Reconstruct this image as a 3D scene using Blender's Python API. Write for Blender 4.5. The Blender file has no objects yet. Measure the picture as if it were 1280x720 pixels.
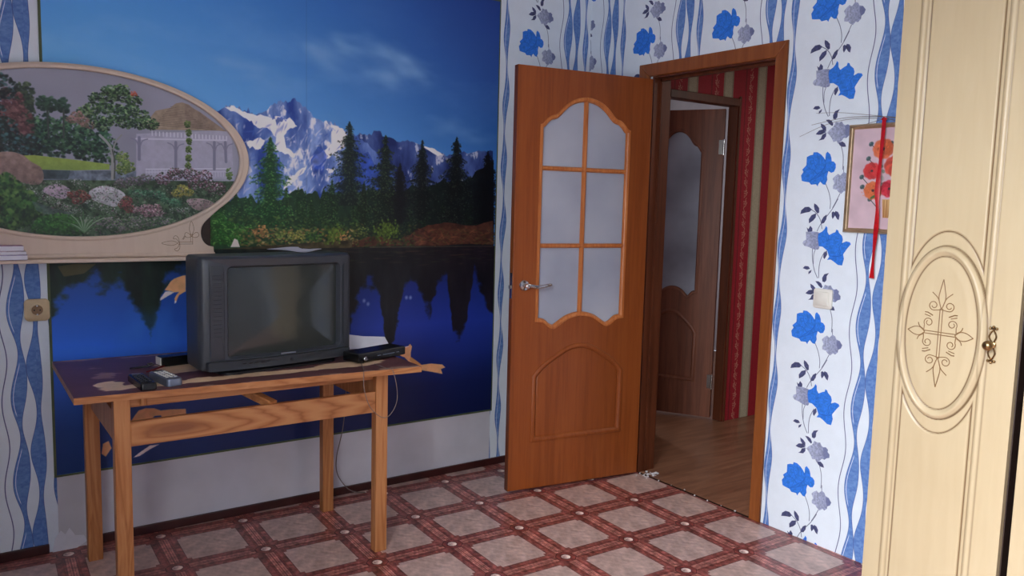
import bpy, bmesh, math, random
import numpy as np
from mathutils import Vector, Matrix
PI = math.pi
random.seed(7)
rng = np.random.default_rng(7)
sc = bpy.context.scene
COL = sc.collection

# ------------------------------------------------------------------ camera
cam = bpy.data.cameras.new('camera')
cam.sensor_width = 36.0
cam.lens = 28.333
cam.clip_start = 0.05
camo = bpy.data.objects.new('camera', cam)
COL.objects.link(camo)
cy_, cp_, cr_ = 0.61824, 0.10610, 0.02586
fw = Vector((math.sin(cy_)*math.cos(cp_), math.cos(cy_)*math.cos(cp_), -math.sin(cp_)))
rt0 = Vector((math.cos(cy_), -math.sin(cy_), 0)); up0 = rt0.cross(fw)
rt = rt0*math.cos(cr_) + up0*math.sin(cr_); up = up0*math.cos(cr_) - rt0*math.sin(cr_)
camo.matrix_world = Matrix(((rt.x, up.x, -fw.x, -2.9345), (rt.y, up.y, -fw.y, -3.4496), (rt.z, up.z, -fw.z, 1.3903), (0, 0, 0, 1)))
sc.camera = camo

# ------------------------------------------------------------------ world, lights, exposure
wd = bpy.data.worlds.new('world'); sc.world = wd; wd.use_nodes = True
wd.node_tree.nodes['Background'].inputs[0].default_value = (0.75, 0.85, 1.0, 1)
wd.node_tree.nodes['Background'].inputs[1].default_value = 0.8
def area(name, loc, rot, sx, sy, power, col):
    l = bpy.data.lights.new(name, 'AREA'); l.shape = 'RECTANGLE'; l.size = sx; l.size_y = sy; l.energy = power; l.color = col
    o = bpy.data.objects.new(name, l); COL.objects.link(o); o.location = loc; o.rotation_euler = rot; return o
# daylight behind the window of the left wall, behind and left of the camera
def aimed(a, b): return tuple((Vector(b)-Vector(a)).to_track_quat('-Z', 'Y').to_euler())
area('sky_daylight', (-5.05, -3.2, 3.3), aimed((-5.05, -3.2, 3.3), (-.2, -2.2, .6)), 2.6, 2.2, 430, (0.92, 0.96, 1.0))
area('window_daylight', (-3.31, -3.1, 1.52), (0, -PI/2, 0), 1.25, 1.5, 30, (0.90, 0.95, 1.0))
area('hallway_fill', (1.9, -1.6, 2.42), (0, 0, 0), 0.3, 0.3, 5.5, (1.0, 0.9, 0.82))  # unseen fill light added under the ceiling to brighten the hallway
area('far_room_daylight', (1.3, 2.9, 1.5), (-PI/2, 0, 0), 1.0, 1.2, 11, (0.85, 0.92, 1.0))
vs = sc.view_settings
vs.view_transform = 'Standard'; vs.look = 'None'; vs.exposure = 1.42; vs.gamma = 1.0; vs.use_curve_mapping = False

# ------------------------------------------------------------------ colour helpers
def lin(c):
    c = np.asarray(c, float)/255.0
    return np.where(c <= 0.04045, c/12.92, ((c+0.055)/1.055)**2.4)
def rgba(c): return tuple(float(v) for v in lin(c)) + (1.0,)

# ------------------------------------------------------------------ a small painter for printed surfaces
def vnoise(h, w, cell, seed, aspect=1.0):
    r = np.random.default_rng(seed)
    gh = int(h/(cell*aspect))+3; gw = int(w/cell)+3
    g = r.random((gh, gw))
    ys = np.arange(h)/(cell*aspect); xs = np.arange(w)/cell
    yi = ys.astype(int); xi = xs.astype(int); fy = ys-yi; fx = xs-xi
    fy = (fy*fy*(3-2*fy))[:, None]; fx = (fx*fx*(3-2*fx))[None, :]
    a = g[yi][:, xi]; b = g[yi][:, xi+1]; c = g[yi+1][:, xi]; d = g[yi+1][:, xi+1]
    return (a*(1-fx)+b*fx)*(1-fy)+(c*(1-fx)+d*fx)*fy
def fbm(h, w, cell, seed, n=4, aspect=1.0):
    t = np.zeros((h, w)); s = 0; a = 1.0
    for k in range(n):
        t += a*vnoise(h, w, max(cell/2**k, 1.5), seed+k*17, aspect); s += a; a *= 0.55
    return t/s
class Paint:
    def __init__(s, x0, x1, z0, z1, ppm, base):
        s.x0, s.z0, s.ppm = x0, z0, ppm
        s.w = int(round((x1-x0)*ppm)); s.h = int(round((z1-z0)*ppm))
        s.a = np.zeros((s.h, s.w, 3)); s.a[:] = np.asarray(base, float)/255
    def grid(s):
        return (s.x0+(np.arange(s.w)+.5)/s.ppm)[None, :], (s.z0+(np.arange(s.h)+.5)/s.ppm)[:, None]
    def _bb(s, xa, xb, za, zb):
        i0 = max(0, int((xa-s.x0)*s.ppm)-1); i1 = min(s.w, int((xb-s.x0)*s.ppm)+2)
        j0 = max(0, int((za-s.z0)*s.ppm)-1); j1 = min(s.h, int((zb-s.z0)*s.ppm)+2)
        return i0, i1, j0, j1
    def blend(s, i0, i1, j0, j1, m, col):
        c = np.asarray(col, float)/255
        r = s.a[j0:j1, i0:i1]
        r += (c-r)*m[..., None]
    def mask(s, pts, i0, i1, j0, j1):
        m = np.zeros((j1-j0, i1-i0))
        P = np.asarray(pts, float); Q = np.roll(P, -1, 0)
        for sx, sz in ((.25, .3), (.75, .15), (.4, .85), (.9, .6)):
            X = (s.x0+(np.arange(i0, i1)+sx)/s.ppm)[None, :]; Z = (s.z0+(np.arange(j0, j1)+sz)/s.ppm)[:, None]
            c = np.zeros(m.shape, bool)
            for (ax, az), (bx, bz) in zip(P, Q):
                if az == bz: continue
                k = (az > Z) != (bz > Z)
                c ^= k & (X < (bx-ax)*(Z-az)/(bz-az)+ax)
            m += c*.25
        return m
    def poly(s, pts, col, alpha=1.0, col2=None, axis=1, tex=0, seed=1):
        P = np.asarray(pts, float)
        i0, i1, j0, j1 = s._bb(P[:, 0].min(), P[:, 0].max(), P[:, 1].min(), P[:, 1].max())
        if i1 <= i0 or j1 <= j0: return
        m = s.mask(P, i0, i1, j0, j1)*alpha
        c = np.asarray(col, float)/255
        if col2 is not None:
            c2 = np.asarray(col2, float)/255
            n = (j1-j0) if axis == 1 else (i1-i0)
            t = np.linspace(0, 1, n); t = t[:, None] if axis == 1 else t[None, :]
            c = c+(c2-c)*np.broadcast_to(t, m.shape)[..., None]
        if tex:
            c = c*(1+tex*(fbm(j1-j0, i1-i0, 10, seed, 3)-.5)[..., None]*2)
        r = s.a[j0:j1, i0:i1]; r += (c-r)*m[..., None]
    def dab(s, x, z, rx, rz, col, alpha=.9, ang=0.0, soft=.35):
        R = max(rx, rz)
        i0, i1, j0, j1 = s._bb(x-R, x+R, z-R, z+R)
        if i1 <= i0 or j1 <= j0: return
        X = (s.x0+(np.arange(i0, i1)+.5)/s.ppm-x)[None, :]; Z = (s.z0+(np.arange(j0, j1)+.5)/s.ppm-z)[:, None]
        if ang:
            ca, sa = math.cos(ang), math.sin(ang); X, Z = X*ca+Z*sa, Z*ca-X*sa
        d = np.sqrt((X/rx)**2+(Z/rz)**2)
        m = np.clip((1-d)/soft, 0, 1)*alpha
        s.blend(i0, i1, j0, j1, m, col)
    def line(s, pts, wd, col, alpha=1.0):
        P = np.asarray(pts, float)
        for (ax, az), (bx, bz) in zip(P[:-1], P[1:]):
            i0, i1, j0, j1 = s._bb(min(ax, bx)-wd, max(ax, bx)+wd, min(az, bz)-wd, max(az, bz)+wd)
            if i1 <= i0 or j1 <= j0: continue
            X = (s.x0+(np.arange(i0, i1)+.5)/s.ppm)[None, :]; Z = (s.z0+(np.arange(j0, j1)+.5)/s.ppm)[:, None]
            dx, dz = bx-ax, bz-az; L = dx*dx+dz*dz+1e-12
            t = np.clip(((X-ax)*dx+(Z-az)*dz)/L, 0, 1)
            d = np.hypot(X-ax-t*dx, Z-az-t*dz)
            m = np.clip((wd/2-d)*s.ppm+.5, 0, 1)*alpha
            s.blend(i0, i1, j0, j1, m, col)
    def image(s, name):
        im = bpy.data.images.new(name, s.w, s.h)
        px = np.ones((s.h, s.w, 4), np.float32); px[..., :3] = np.clip(s.a, 0, 1)
        im.pixels.foreach_set(px.ravel()); im.update(); im.pack()
        return im
def spline(pts, n=8, closed=False):
    P = [np.array(p, float) for p in pts]; N = len(P); out = []
    rngk = range(N if closed else N-1)
    for i in rngk:
        p0 = P[(i-1) % N] if closed or i > 0 else P[0]; p1 = P[i]; p2 = P[(i+1) % N]
        p3 = P[(i+2) % N] if closed or i+2 < N else P[-1]
        for k in range(n):
            t = k/n
            out.append(tuple(.5*((2*p1)+(-p0+p2)*t+(2*p0-5*p1+4*p2-p3)*t*t+(-p0+3*p1-3*p2+p3)*t**3)))
    if not closed: out.append(tuple(P[-1]))
    return out

# ------------------------------------------------------------------ mesh and object helpers
def tag(o, label=None, cat=None, group=None, kind=None):
    if label: o['label'] = label
    if cat: o['category'] = cat
    if group: o['group'] = group
    if kind: o['kind'] = kind
    return o
def thing(name, label, cat, loc=(0, 0, 0), rotz=0.0, group=None):
    o = bpy.data.objects.new(name, None); COL.objects.link(o); o.empty_display_size = .05
    o.location = loc; o.rotation_euler = (0, 0, rotz)
    return tag(o, label, cat, group)
def obj(name, bm, mats, parent=None, smooth=False, loc=None, rotz=None):
    me = bpy.data.meshes.new(name); bm.to_mesh(me); bm.free()
    for m in (mats if isinstance(mats, (list, tuple)) else [mats]): me.materials.append(m)
    if smooth:
        me.polygons.foreach_set('use_smooth', [True]*len(me.polygons))
        if hasattr(me, 'set_sharp_from_angle'): me.set_sharp_from_angle(angle=math.radians(38))
    o = bpy.data.objects.new(name, me); COL.objects.link(o)
    if parent: o.parent = parent
    if loc: o.location = loc
    if rotz: o.rotation_euler = (0, 0, rotz)
    return o
def B(): return bmesh.new()
def box(bm, x0, x1, y0, y1, z0, z1, bev=0.0, seg=2, mi=0, M=None):
    vs_ = [bm.verts.new((x, y, z)) for x in (x0, x1) for y in (y0, y1) for z in (z0, z1)]
    idx = ((0, 1, 3, 2), (4, 6, 7, 5), (0, 4, 5, 1), (2, 3, 7, 6), (0, 2, 6, 4), (1, 5, 7, 3))
    fs = [bm.faces.new([vs_[i] for i in f]) for f in idx]
    for f in fs: f.material_index = mi
    if M is not None: bmesh.ops.transform(bm, matrix=M, verts=vs_)
    if bev > 0:
        es = list({e for f in fs for e in f.edges})
        bmesh.ops.bevel(bm, geom=es, offset=bev, segments=seg, affect='EDGES', profile=.5)
    return bm
def tube(bm, pts, r, n=8, taper=None, cap=True):
    P = [Vector(p) for p in pts]; rings = []
    t0 = (P[1]-P[0]).normalized(); ref = Vector((0, 0, 1)) if abs(t0.z) < .9 else Vector((1, 0, 0))
    nrm = t0.cross(ref).normalized()
    for i, p in enumerate(P):
        t = (P[min(i+1, len(P)-1)]-P[max(i-1, 0)]).normalized()
        nrm = (nrm-t*nrm.dot(t)).normalized(); b = t.cross(nrm)
        rr = r if taper is None else r*taper(i/(len(P)-1))
        rings.append([bm.verts.new(p+(nrm*math.cos(a)+b*math.sin(a))*rr) for a in [2*PI*k/n for k in range(n)]])
    for a, b in zip(rings[:-1], rings[1:]):
        for k in range(n): bm.faces.new((a[k], a[(k+1) % n], b[(k+1) % n], b[k]))
    if cap:
        bm.faces.new(rings[0][::-1]); bm.faces.new(rings[-1])
    return bm
def lathe(bm, prof, n=24, M=None):
    rings = []
    for r, z in prof:
        rings.append([bm.verts.new((r*math.cos(2*PI*k/n), r*math.sin(2*PI*k/n), z)) for k in range(n)])
    for a, b in zip(rings[:-1], rings[1:]):
        for k in range(n): bm.faces.new((a[k], a[(k+1) % n], b[(k+1) % n], b[k]))
    bm.faces.new(rings[0][::-1]); bm.faces.new(rings[-1])
    if M is not None: bmesh.ops.transform(bm, matrix=M, verts=[v for r in rings for v in r])
    return bm
def loft(bm, rings, closed=True, cap0=False, cap1=False, mi=0):
    R = [[bm.verts.new(p) for p in r] for r in rings]
    n = len(R[0])
    for a, b in zip(R[:-1], R[1:]):
        for k in range(n if closed else n-1):
            f = bm.faces.new((a[k], a[(k+1) % n], b[(k+1) % n], b[k])); f.material_index = mi
    if cap0: bm.faces.new(R[0][::-1]).material_index = mi
    if cap1: bm.faces.new(R[-1]).material_index = mi
    return R
def plate(outer, holes, y0, y1, bev=0.0, M=None):
    """a flat board in the x-z plane between y0 and y1, with holes; rounded edges of size bev"""
    cu = bpy.data.curves.new('tmp', 'CURVE'); cu.dimensions = '2D'; cu.fill_mode = 'BOTH'
    for pts in [outer]+list(holes):
        sp = cu.splines.new('POLY'); sp.points.add(len(pts)-1); sp.use_cyclic_u = True
        for p, q in zip(sp.points, pts): p.co = (q[0], q[1], 0, 1)
    cu.extrude = abs(y1-y0)/2-bev; cu.bevel_depth = bev; cu.bevel_resolution = 2; cu.offset = -bev
    o = bpy.data.objects.new('tmp', cu); COL.objects.link(o)
    me = bpy.data.meshes.new_from_object(o.evaluated_get(bpy.context.evaluated_depsgraph_get()))
    bm = B(); bm.from_mesh(me)
    bpy.data.objects.remove(o); bpy.data.curves.remove(cu); bpy.data.meshes.remove(me)
    bmesh.ops.transform(bm, matrix=Matrix(((1, 0, 0, 0), (0, 0, -1, (y0+y1)/2), (0, 1, 0, 0), (0, 0, 0, 1))), verts=bm.verts)
    if M is not None: bmesh.ops.transform(bm, matrix=M, verts=bm.verts)
    return bm
def sweep(bm, path, prof, closed=True):
    """sweep profile [(outward, y)] along an x-z path; outward = to the right of travel"""
    P = [Vector((p[0], p[1])) for p in path]; N = len(P); rings = []
    for i in range(N):
        a = P[i]-P[i-1] if (closed or i > 0) else P[1]-P[0]
        b = P[(i+1) % N]-P[i] if (closed or i < N-1) else P[-1]-P[-2]
        a.normalize(); b.normalize()
        na = Vector((a.y, -a.x)); nb = Vector((b.y, -b.x)); m = na+nb
        m = na if m.length < 1e-4 else m.normalized()
        k = 1/max(.45, m.dot(na))
        rings.append([bm.verts.new((P[i].x+m.x*o*k, y, P[i].y+m.y*o*k)) for o, y in prof])
    n = len(prof)
    for i in range(N if closed else N-1):
        r, q = rings[i], rings[(i+1) % N]
        for k in range(n-1): bm.faces.new((r[k], r[k+1], q[k+1], q[k]))
    return bm
def rrect(w, h, r, n=5, cx=0, cz=0):
    out = []
    for sx, sz, a0 in ((1, 1, 0), (-1, 1, PI/2), (-1, -1, PI), (1, -1, 1.5*PI)):
        for k in range(n+1):
            a = a0+PI/2*k/n; out.append((cx+sx*(w-r)+r*math.cos(a), cz+sz*(h-r)+r*math.sin(a)))
    return out

# ------------------------------------------------------------------ materials
class Nt:
    def __init__(s, name):
        s.m = bpy.data.materials.new(name); s.m.use_nodes = True; s.t = s.m.node_tree; s.b = s.t.nodes['Principled BSDF']
    def n(s, kind, **kw):
        d = s.t.nodes.new(kind)
        for k, v in kw.items():
            if k.startswith('i_'): d.inputs[k[2:].replace('_', ' ')].default_value = v
            elif k[0] == 'j' and k[1:].isdigit(): d.inputs[int(k[1:])].default_value = v
            else: setattr(d, k, v)
        return d
    def l(s, a, b): s.t.links.new(a, b)
    def coords(s, scale=(1, 1, 1), rot=(0, 0, 0), loc=(0, 0, 0), src='Object'):
        tc = s.n('ShaderNodeTexCoord'); mp = s.n('ShaderNodeMapping', i_Scale=scale, i_Rotation=rot, i_Location=loc)
        s.l(tc.outputs[src], mp.inputs[0]); return mp.outputs[0]
    def ramp(s, fac, stops):
        r = s.n('ShaderNodeValToRGB'); e = r.color_ramp.elements
        while len(e) < len(stops): e.new(.5)
        for el, (p, c) in zip(e, stops): el.position = p; el.color = rgba(c)
        s.l(fac, r.inputs[0]); return r.outputs[0]
    def bump(s, h, strength=.2, dist=.002):
        b = s.n('ShaderNodeBump', i_Strength=strength, i_Distance=dist); s.l(h, b.inputs['Height']); s.l(b.outputs[0], s.b.inputs['Normal'])
    def mul(s, ca, fac, lo, hi):
        """ca * (lo..hi by fac)"""
        mr = s.n('ShaderNodeMapRange', j3=lo, j4=hi); s.l(fac, mr.inputs[0])
        mx = s.n('ShaderNodeVectorMath', operation='SCALE'); s.l(ca, mx.inputs[0]); s.l(mr.outputs[0], mx.inputs['Scale']); return mx.outputs[0]
def plain(name, col, rough=.5, metal=0.0, var=.08, scale=30, bump=0.0, coat=0.0):
    t = Nt(name); nz = t.n('ShaderNodeTexNoise', i_Scale=scale, i_Detail=4.0)
    t.l(t.coords(), nz.inputs['Vector'])
    c = np.array(col, float)
    t.l(t.ramp(nz.outputs[0], [(.25, np.clip(c*(1-var), 0, 255)), (.75, np.clip(c*(1+var), 0, 255))]), t.b.inputs['Base Color'])
    t.b.inputs['Roughness'].default_value = rough; t.b.inputs['Metallic'].default_value = metal; t.b.inputs['Coat Weight'].default_value = coat
    if bump: t.bump(nz.outputs[0], bump, .001)
    return t.m
def wood(name, dark, mid, light, scale=(9, 9, .9), rough=.4, knots=False, bump=.15, bands=0.0, dist=1.0, rot=(0, 0, 0)):
    t = Nt(name); v = t.coords(scale, rot)
    n1 = t.n('ShaderNodeTexNoise', i_Scale=1.6, i_Detail=3.0, i_Distortion=dist); t.l(v, n1.inputs['Vector'])
    n2 = t.n('ShaderNodeTexNoise', i_Scale=14.0, i_Detail=6.0, i_Distortion=.3); t.l(v, n2.inputs['Vector'])
    ml = t.n('ShaderNodeMath', operation='MULTIPLY', j1=8.0 if knots else 3.0); t.l(n1.outputs[0], ml.inputs[0])
    fr = t.n('ShaderNodeMath', operation='PINGPONG', j1=1.0); t.l(ml.outputs[0], fr.inputs[0])
    mx = t.n('ShaderNodeMix', i_Factor=.45); t.l(fr.outputs[0], mx.inputs[2]); t.l(n2.outputs[0], mx.inputs[3])
    c = t.ramp(mx.outputs[0], [(.12, dark), (.45, mid), (.85, light)])
    if bands:
        vv = t.coords((1, 1, 1)); sp = t.n('ShaderNodeSeparateXYZ'); t.l(vv, sp.inputs[0])
        q = t.n('ShaderNodeMath', operation='MULTIPLY', j1=11.0); t.l(sp.outputs[0], q.inputs[0])
        fl = t.n('ShaderNodeMath', operation='FLOOR'); t.l(q.outputs[0], fl.inputs[0])
        wn = t.n('ShaderNodeTexWhiteNoise', noise_dimensions='1D'); t.l(fl.outputs[0], wn.inputs['W'])
        c = t.mul(c, wn.outputs[0], 1-bands, 1+bands)
    t.l(c, t.b.inputs['Base Color']); t.b.inputs['Roughness'].default_value = rough
    t.bump(n2.outputs[0], bump, .0006)
    return t.m
def printed(name, im, rough=.5, grain=.04, bump=.1, uv=True, spec=.5, gscale=220, coat=0):
    t = Nt(name); ti = t.n('ShaderNodeTexImage'); ti.image = im; ti.interpolation = 'Linear'
    tc = t.n('ShaderNodeTexCoord'); t.l(tc.outputs['UV'], ti.inputs[0])
    nz = t.n('ShaderNodeTexNoise', i_Scale=float(gscale), i_Detail=3.0); t.l(t.coords(), nz.inputs['Vector'])
    t.l(t.mul(ti.outputs[0], nz.outputs[0], 1-grain, 1+grain), t.b.inputs['Base Color'])
    t.b.inputs['Roughness'].default_value = rough; t.b.inputs['Specular IOR Level'].default_value = spec; t.b.inputs['Coat Weight'].default_value = coat
    t.bump(nz.outputs[0], bump, .0008)
    return t.m
def set_uv(o, fn):
    me = o.data
    while me.uv_layers: me.uv_layers.remove(me.uv_layers[0])
    uv = me.uv_layers.new(name='UVMap')
    for lp in me.loops: uv.data[lp.index].uv = fn(me.vertices[lp.vertex_index].co)

# ------------------------------------------------------------------ printed wallpaper of the room: one repeat, 0.52 x 0.653 m
U0, TU, TV = 1.24, 0.52, 0.6535
def paint_wallpaper():
    p = Paint(U0, U0+TU, 0, TV, 1700, (232, 240, 249))
    n = fbm(p.h, p.w, 60, 5, 4); p.a *= (.985+.03*n)[..., None]
    LINE, RIB, RIB2, EDGE = (92, 98, 138), (116, 152, 208), (86, 122, 190), (76, 98, 160)
    X, Z = p.grid(); tex = fbm(p.h, p.w, 26, 9, 4, .6)
    k2 = 2*PI/(TV/2)
    def ribbon(le, re, off=0.0):
        for sh in (-TU, 0, TU):
            l, r = le(Z)+sh, re(Z)+sh
            m = np.clip((X-l)*p.ppm+.5, 0, 1)*np.clip((r-X)*p.ppm+.5, 0, 1)
            c = (np.asarray(RIB, float)+(np.asarray(RIB2, float)-RIB)*np.clip(tex*1.9-.45, 0, 1)[..., None])/255
            p.a += (c-p.a)*m[..., None]
            for e in (l, r):
                d = np.clip((.0011-np.abs(X-e))*p.ppm+.5, 0, 1)*(r > l-.001)
                p.a += (np.array(EDGE)/255-p.a)*(d*.8)[..., None]
    def thin(f, wd, col, zr=None):
        for sh in (-TU, 0, TU):
            m = np.clip((wd/2-np.abs(X-f(Z)-sh))*p.ppm+.5, 0, 1)
            if zr is not None: m = m*zr(Z)
            p.a += (np.asarray(col)/255-p.a)*m[..., None]
    def fitted(pts, kk=(1, 2, 4)):
        P = np.array(pts, float)
        def A(z):
            z = np.asarray(z, float).ravel()
            return np.stack([np.ones_like(z)]+[g(2*PI*k*z/TV) for k in kk for g in (np.sin, np.cos)], 1)
        M = A(P[:, 1]); x = np.linalg.solve(M.T@M+np.diag([1e-6]+[2e-2]*(M.shape[1]-1)), M.T@P[:, 0])
        return lambda z: (A(z)@x).reshape(np.shape(z))
    # ribbon beside the casing: widest half way between two pinches
    ph = 2*PI*1.10/(TV/2)
    cen = lambda z: 1.303+.0035*np.sin(2*PI*z/TV+1.0)
    hw = lambda z: .0035+.0145*np.sin((k2*z-ph)/2)**2
    ribbon(lambda z: cen(z)-hw(z)*(.9+.3*np.sin(k2*z-ph)), lambda z: cen(z)+hw(z)*(1.05-.25*np.sin(k2*z-ph)))
    thin(lambda z: cen(z)-.001-.007*np.sin(k2*z-ph-.5), .0022, (226, 232, 248))
    r2l = fitted([(1.7030, 1.1317), (1.6958, 1.0578), (1.6828, 1.0133), (1.6763, 0.9693), (1.6740, 0.9380), (1.6829, 0.8835), (1.6952, 0.8358), (1.7002, 0.7869), (1.6947, 0.7297)]+[(1.6897, 0.7027), (1.6784, 0.6500), (1.6746, 0.5985), (1.6843, 0.5428), (1.6977, 0.4881), (1.6980, 0.4446), (1.6829, 0.3892), (1.6691, 0.3337), (1.6684, 0.2817), (1.6805, 0.2262)])
    r2r = fitted([(1.7092, 1.1444), (1.7177, 1.1088), (1.7242, 1.0670), (1.7293, 1.0007), (1.7267, 0.9516), (1.7158, 0.8824), (1.7127, 0.8387), (1.7165, 0.7899)]+[(1.7276, 0.7104), (1.7260, 0.6532), (1.7149, 0.5719), (1.7066, 0.5121), (1.7084, 0.4691), (1.7202, 0.4144), (1.7272, 0.3437), (1.7235, 0.2915), (1.7095, 0.2136)])
    ribbon(r2l, r2r)
    thin(lambda z: r2l(z)+.0075, .0025, (228, 234, 250), lambda z: np.clip((r2r(z)-r2l(z)-.024)*200, 0, 1))
    r3l = fitted([(1.7603, 1.1579), (1.7458, 1.1176), (1.7356, 1.0683), (1.7346, 1.0318), (1.7466, 0.9847), (1.7585, 0.9378), (1.7599, 0.8955), (1.7492, 0.8449), (1.7353, 0.7995), (1.7298, 0.7614), (1.7281, 0.7239)]+[(1.7305, 0.7110), (1.7354, 0.6766), (1.7474, 0.6366), (1.7532, 0.5810), (1.7483, 0.5299), (1.7357, 0.4692), (1.7301, 0.4244), (1.7302, 0.3737), (1.7412, 0.3189), (1.7506, 0.2564)])
    ribbon(r3l, lambda z: r3l(z)+.013+.036*(.5-.5*np.cos(k2*z-ph-2.2)))
    tl = fitted([(1.6589, 1.1522), (1.6659, 1.1037), (1.6617, 1.0293), (1.6499, 0.9658), (1.6457, 0.9152), (1.6564, 0.8543), (1.6645, 0.7930), (1.6632, 0.7298)]+[(1.6617, 0.6970), (1.6467, 0.6286), (1.6464, 0.5701), (1.6554, 0.5138), (1.6623, 0.4643), (1.6588, 0.3971), (1.6454, 0.3340), (1.6436, 0.2740), (1.6497, 0.1937)])
    thin(tl, .0034, LINE)
    def P(pts, col, **k):
        for su in (0,):
            for sz in (-2*TV, -TV, 0, TV):
                q = [(a+su, b+sz) for a, b in pts]
                zz = [b for a, b in q]
                if max(zz) < 0 or min(zz) > TV: continue
                p.poly(q, col, **k)
    def L(pts, wd, col, alpha=1.0):
        for sz in (-2*TV, -TV, 0, TV):
            q = [(a, b+sz) for a, b in pts]; zz = [b for a, b in q]
            if max(zz) < 0 or min(zz) > TV: continue
            p.line(q, wd, col, alpha)
    ST, LEAF = (112, 118, 142), (74, 78, 116)
    # stems
    L(spline([(1.4543, 0.5896), (1.4557, 0.5511), (1.4611, 0.5179), (1.4716, 0.4860), (1.4866, 0.4595)]), .003, ST)
    L(spline([(1.4684, 0.5755), (1.4619, 0.5525), (1.4633, 0.5141)]), .0025, ST)
    L(spline([(1.5109, 0.5680), (1.4954, 0.5346), (1.4904, 0.4991), (1.4922, 0.4610)]), .003, ST)
    L(spline([(1.5552, 0.7827), (1.5350, 0.7457), (1.5096, 0.7116), (1.4847, 0.6792), (1.4705, 0.6508)]), .0028, ST)
    L(spline([(1.4371, 0.7383), (1.4639, 0.7219), (1.4836, 0.6938), (1.4921, 0.6616)]), .0028, ST)
    L(spline([(1.4957, 0.8431), (1.5128, 0.8087), (1.5225, 0.7732), (1.5230, 0.7435)]), .0028, ST)
    L(spline([(1.5622, 0.8041), (1.5500, 0.7780), (1.5339, 0.7474)]), .0028, ST)
    L(spline([(1.5542, 0.3374), (1.5640, 0.3061), (1.5670, 0.2767), (1.5672, 0.2463)]), .0028, ST)
    L([(1.5720, 0.8880), (1.5702, 0.9115)], .0028, ST)
    # leaves
    for q in ([(1.3861, 0.7182), (1.3899, 0.7340), (1.4062, 0.7478), (1.4256, 0.7491), (1.4400, 0.7388), (1.4296, 0.7284), (1.4079, 0.7244)], [(1.4488, 0.7639), (1.4612, 0.7576), (1.4732, 0.7449), (1.4745, 0.7269), (1.4672, 0.7225), (1.4532, 0.7370), (1.4487, 0.7511)],
              [(1.4613, 0.7236), (1.4602, 0.7063), (1.4491, 0.6935), (1.4306, 0.6813), (1.4284, 0.6981), (1.4403, 0.7154)], [(1.5100, 0.7200), (1.5095, 0.7010), (1.4999, 0.6852), (1.4874, 0.6810), (1.4873, 0.6946), (1.4957, 0.7097)],
              [(1.5317, 0.7284), (1.5383, 0.7329), (1.5455, 0.7289), (1.5474, 0.7347), (1.5591, 0.7315), (1.5674, 0.7185), (1.5647, 0.6993), (1.5566, 0.7039), (1.5473, 0.7167), (1.5374, 0.7022), (1.5329, 0.7119)],
              [(1.4148, 0.4938), (1.4240, 0.5039), (1.4412, 0.5036), (1.4492, 0.4943), (1.4349, 0.4891)], [(1.4567, 0.4909), (1.4542, 0.4795), (1.4435, 0.4712), (1.4428, 0.4810)],
              [(1.5207, 0.5753), (1.5239, 0.5583), (1.5131, 0.5388), (1.5069, 0.5458), (1.5077, 0.5609)], [(1.4211, 0.6644), (1.4299, 0.6575), (1.4371, 0.6719), (1.4481, 0.6612), (1.4485, 0.6493), (1.4284, 0.6443)],
              [(1.5370, 0.4841), (1.5284, 0.4706), (1.5280, 0.4535), (1.5211, 0.4452), (1.5104, 0.4470), (1.5081, 0.4617), (1.5166, 0.4771)], [(1.4778, 0.4455), (1.4914, 0.4460), (1.5046, 0.4398), (1.5124, 0.4266), (1.5083, 0.4191), (1.4949, 0.4278)],
              [(1.4550, 0.4327), (1.4693, 0.4268), (1.4808, 0.4164), (1.4820, 0.3994), (1.4709, 0.4042), (1.4582, 0.4182)], [(1.4350, 0.3907), (1.4492, 0.4050), (1.4663, 0.4087), (1.4822, 0.3968), (1.4613, 0.3881), (1.4483, 0.3877)],
              [(1.4832, 0.3948), (1.4834, 0.3806), (1.4736, 0.3683), (1.4500, 0.3649), (1.4602, 0.3731), (1.4657, 0.3873)], [(1.5407, 0.3506), (1.5569, 0.3564), (1.5699, 0.3476), (1.5750, 0.3351), (1.5585, 0.3349), (1.5476, 0.3412)]):
        P(q, LEAF, tex=.25)
    GD, GL = (138, 145, 178), (176, 182, 206)
    # grey rose under the drooping flower
    P([(1.4868, 0.3930), (1.5006, 0.4082), (1.5128, 0.4153), (1.5227, 0.4350), (1.5367, 0.4319), (1.5502, 0.4347), (1.5559, 0.4249), (1.5646, 0.4189), (1.5767, 0.4222), (1.5875, 0.4146), (1.5861, 0.4048), (1.5957, 0.3963), (1.5960, 0.3825), (1.5841, 0.3780), (1.5745, 0.3689), (1.5621, 0.3700), (1.5546, 0.3595), (1.5388, 0.3482), (1.5316, 0.3595), (1.5184, 0.3558), (1.5097, 0.3706), (1.4967, 0.3861)], GL, col2=GD, axis=0, tex=.22, seed=3)
    P([(1.5646, 0.4189), (1.5767, 0.4222), (1.5875, 0.4146), (1.5861, 0.4048), (1.5957, 0.3963), (1.5960, 0.3825), (1.5841, 0.3780), (1.5745, 0.3689), (1.5670, 0.3864)], (112, 120, 160), alpha=.7)
    # grey rose right of the big flower
    P([(1.5253, 0.8626), (1.5347, 0.8732), (1.5482, 0.8826), (1.5589, 0.8758), (1.5719, 0.8898), (1.5843, 0.8844), (1.5911, 0.8728), (1.6052, 0.8695), (1.6182, 0.8535), (1.6133, 0.8400), (1.6021, 0.8327), (1.6009, 0.8217), (1.5898, 0.8107), (1.5796, 0.8144), (1.5683, 0.8033), (1.5557, 0.8104), (1.5469, 0.8199), (1.5303, 0.8227), (1.5287, 0.8335), (1.5347, 0.8456)], GL, col2=GD, axis=0, tex=.22, seed=4)
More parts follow.
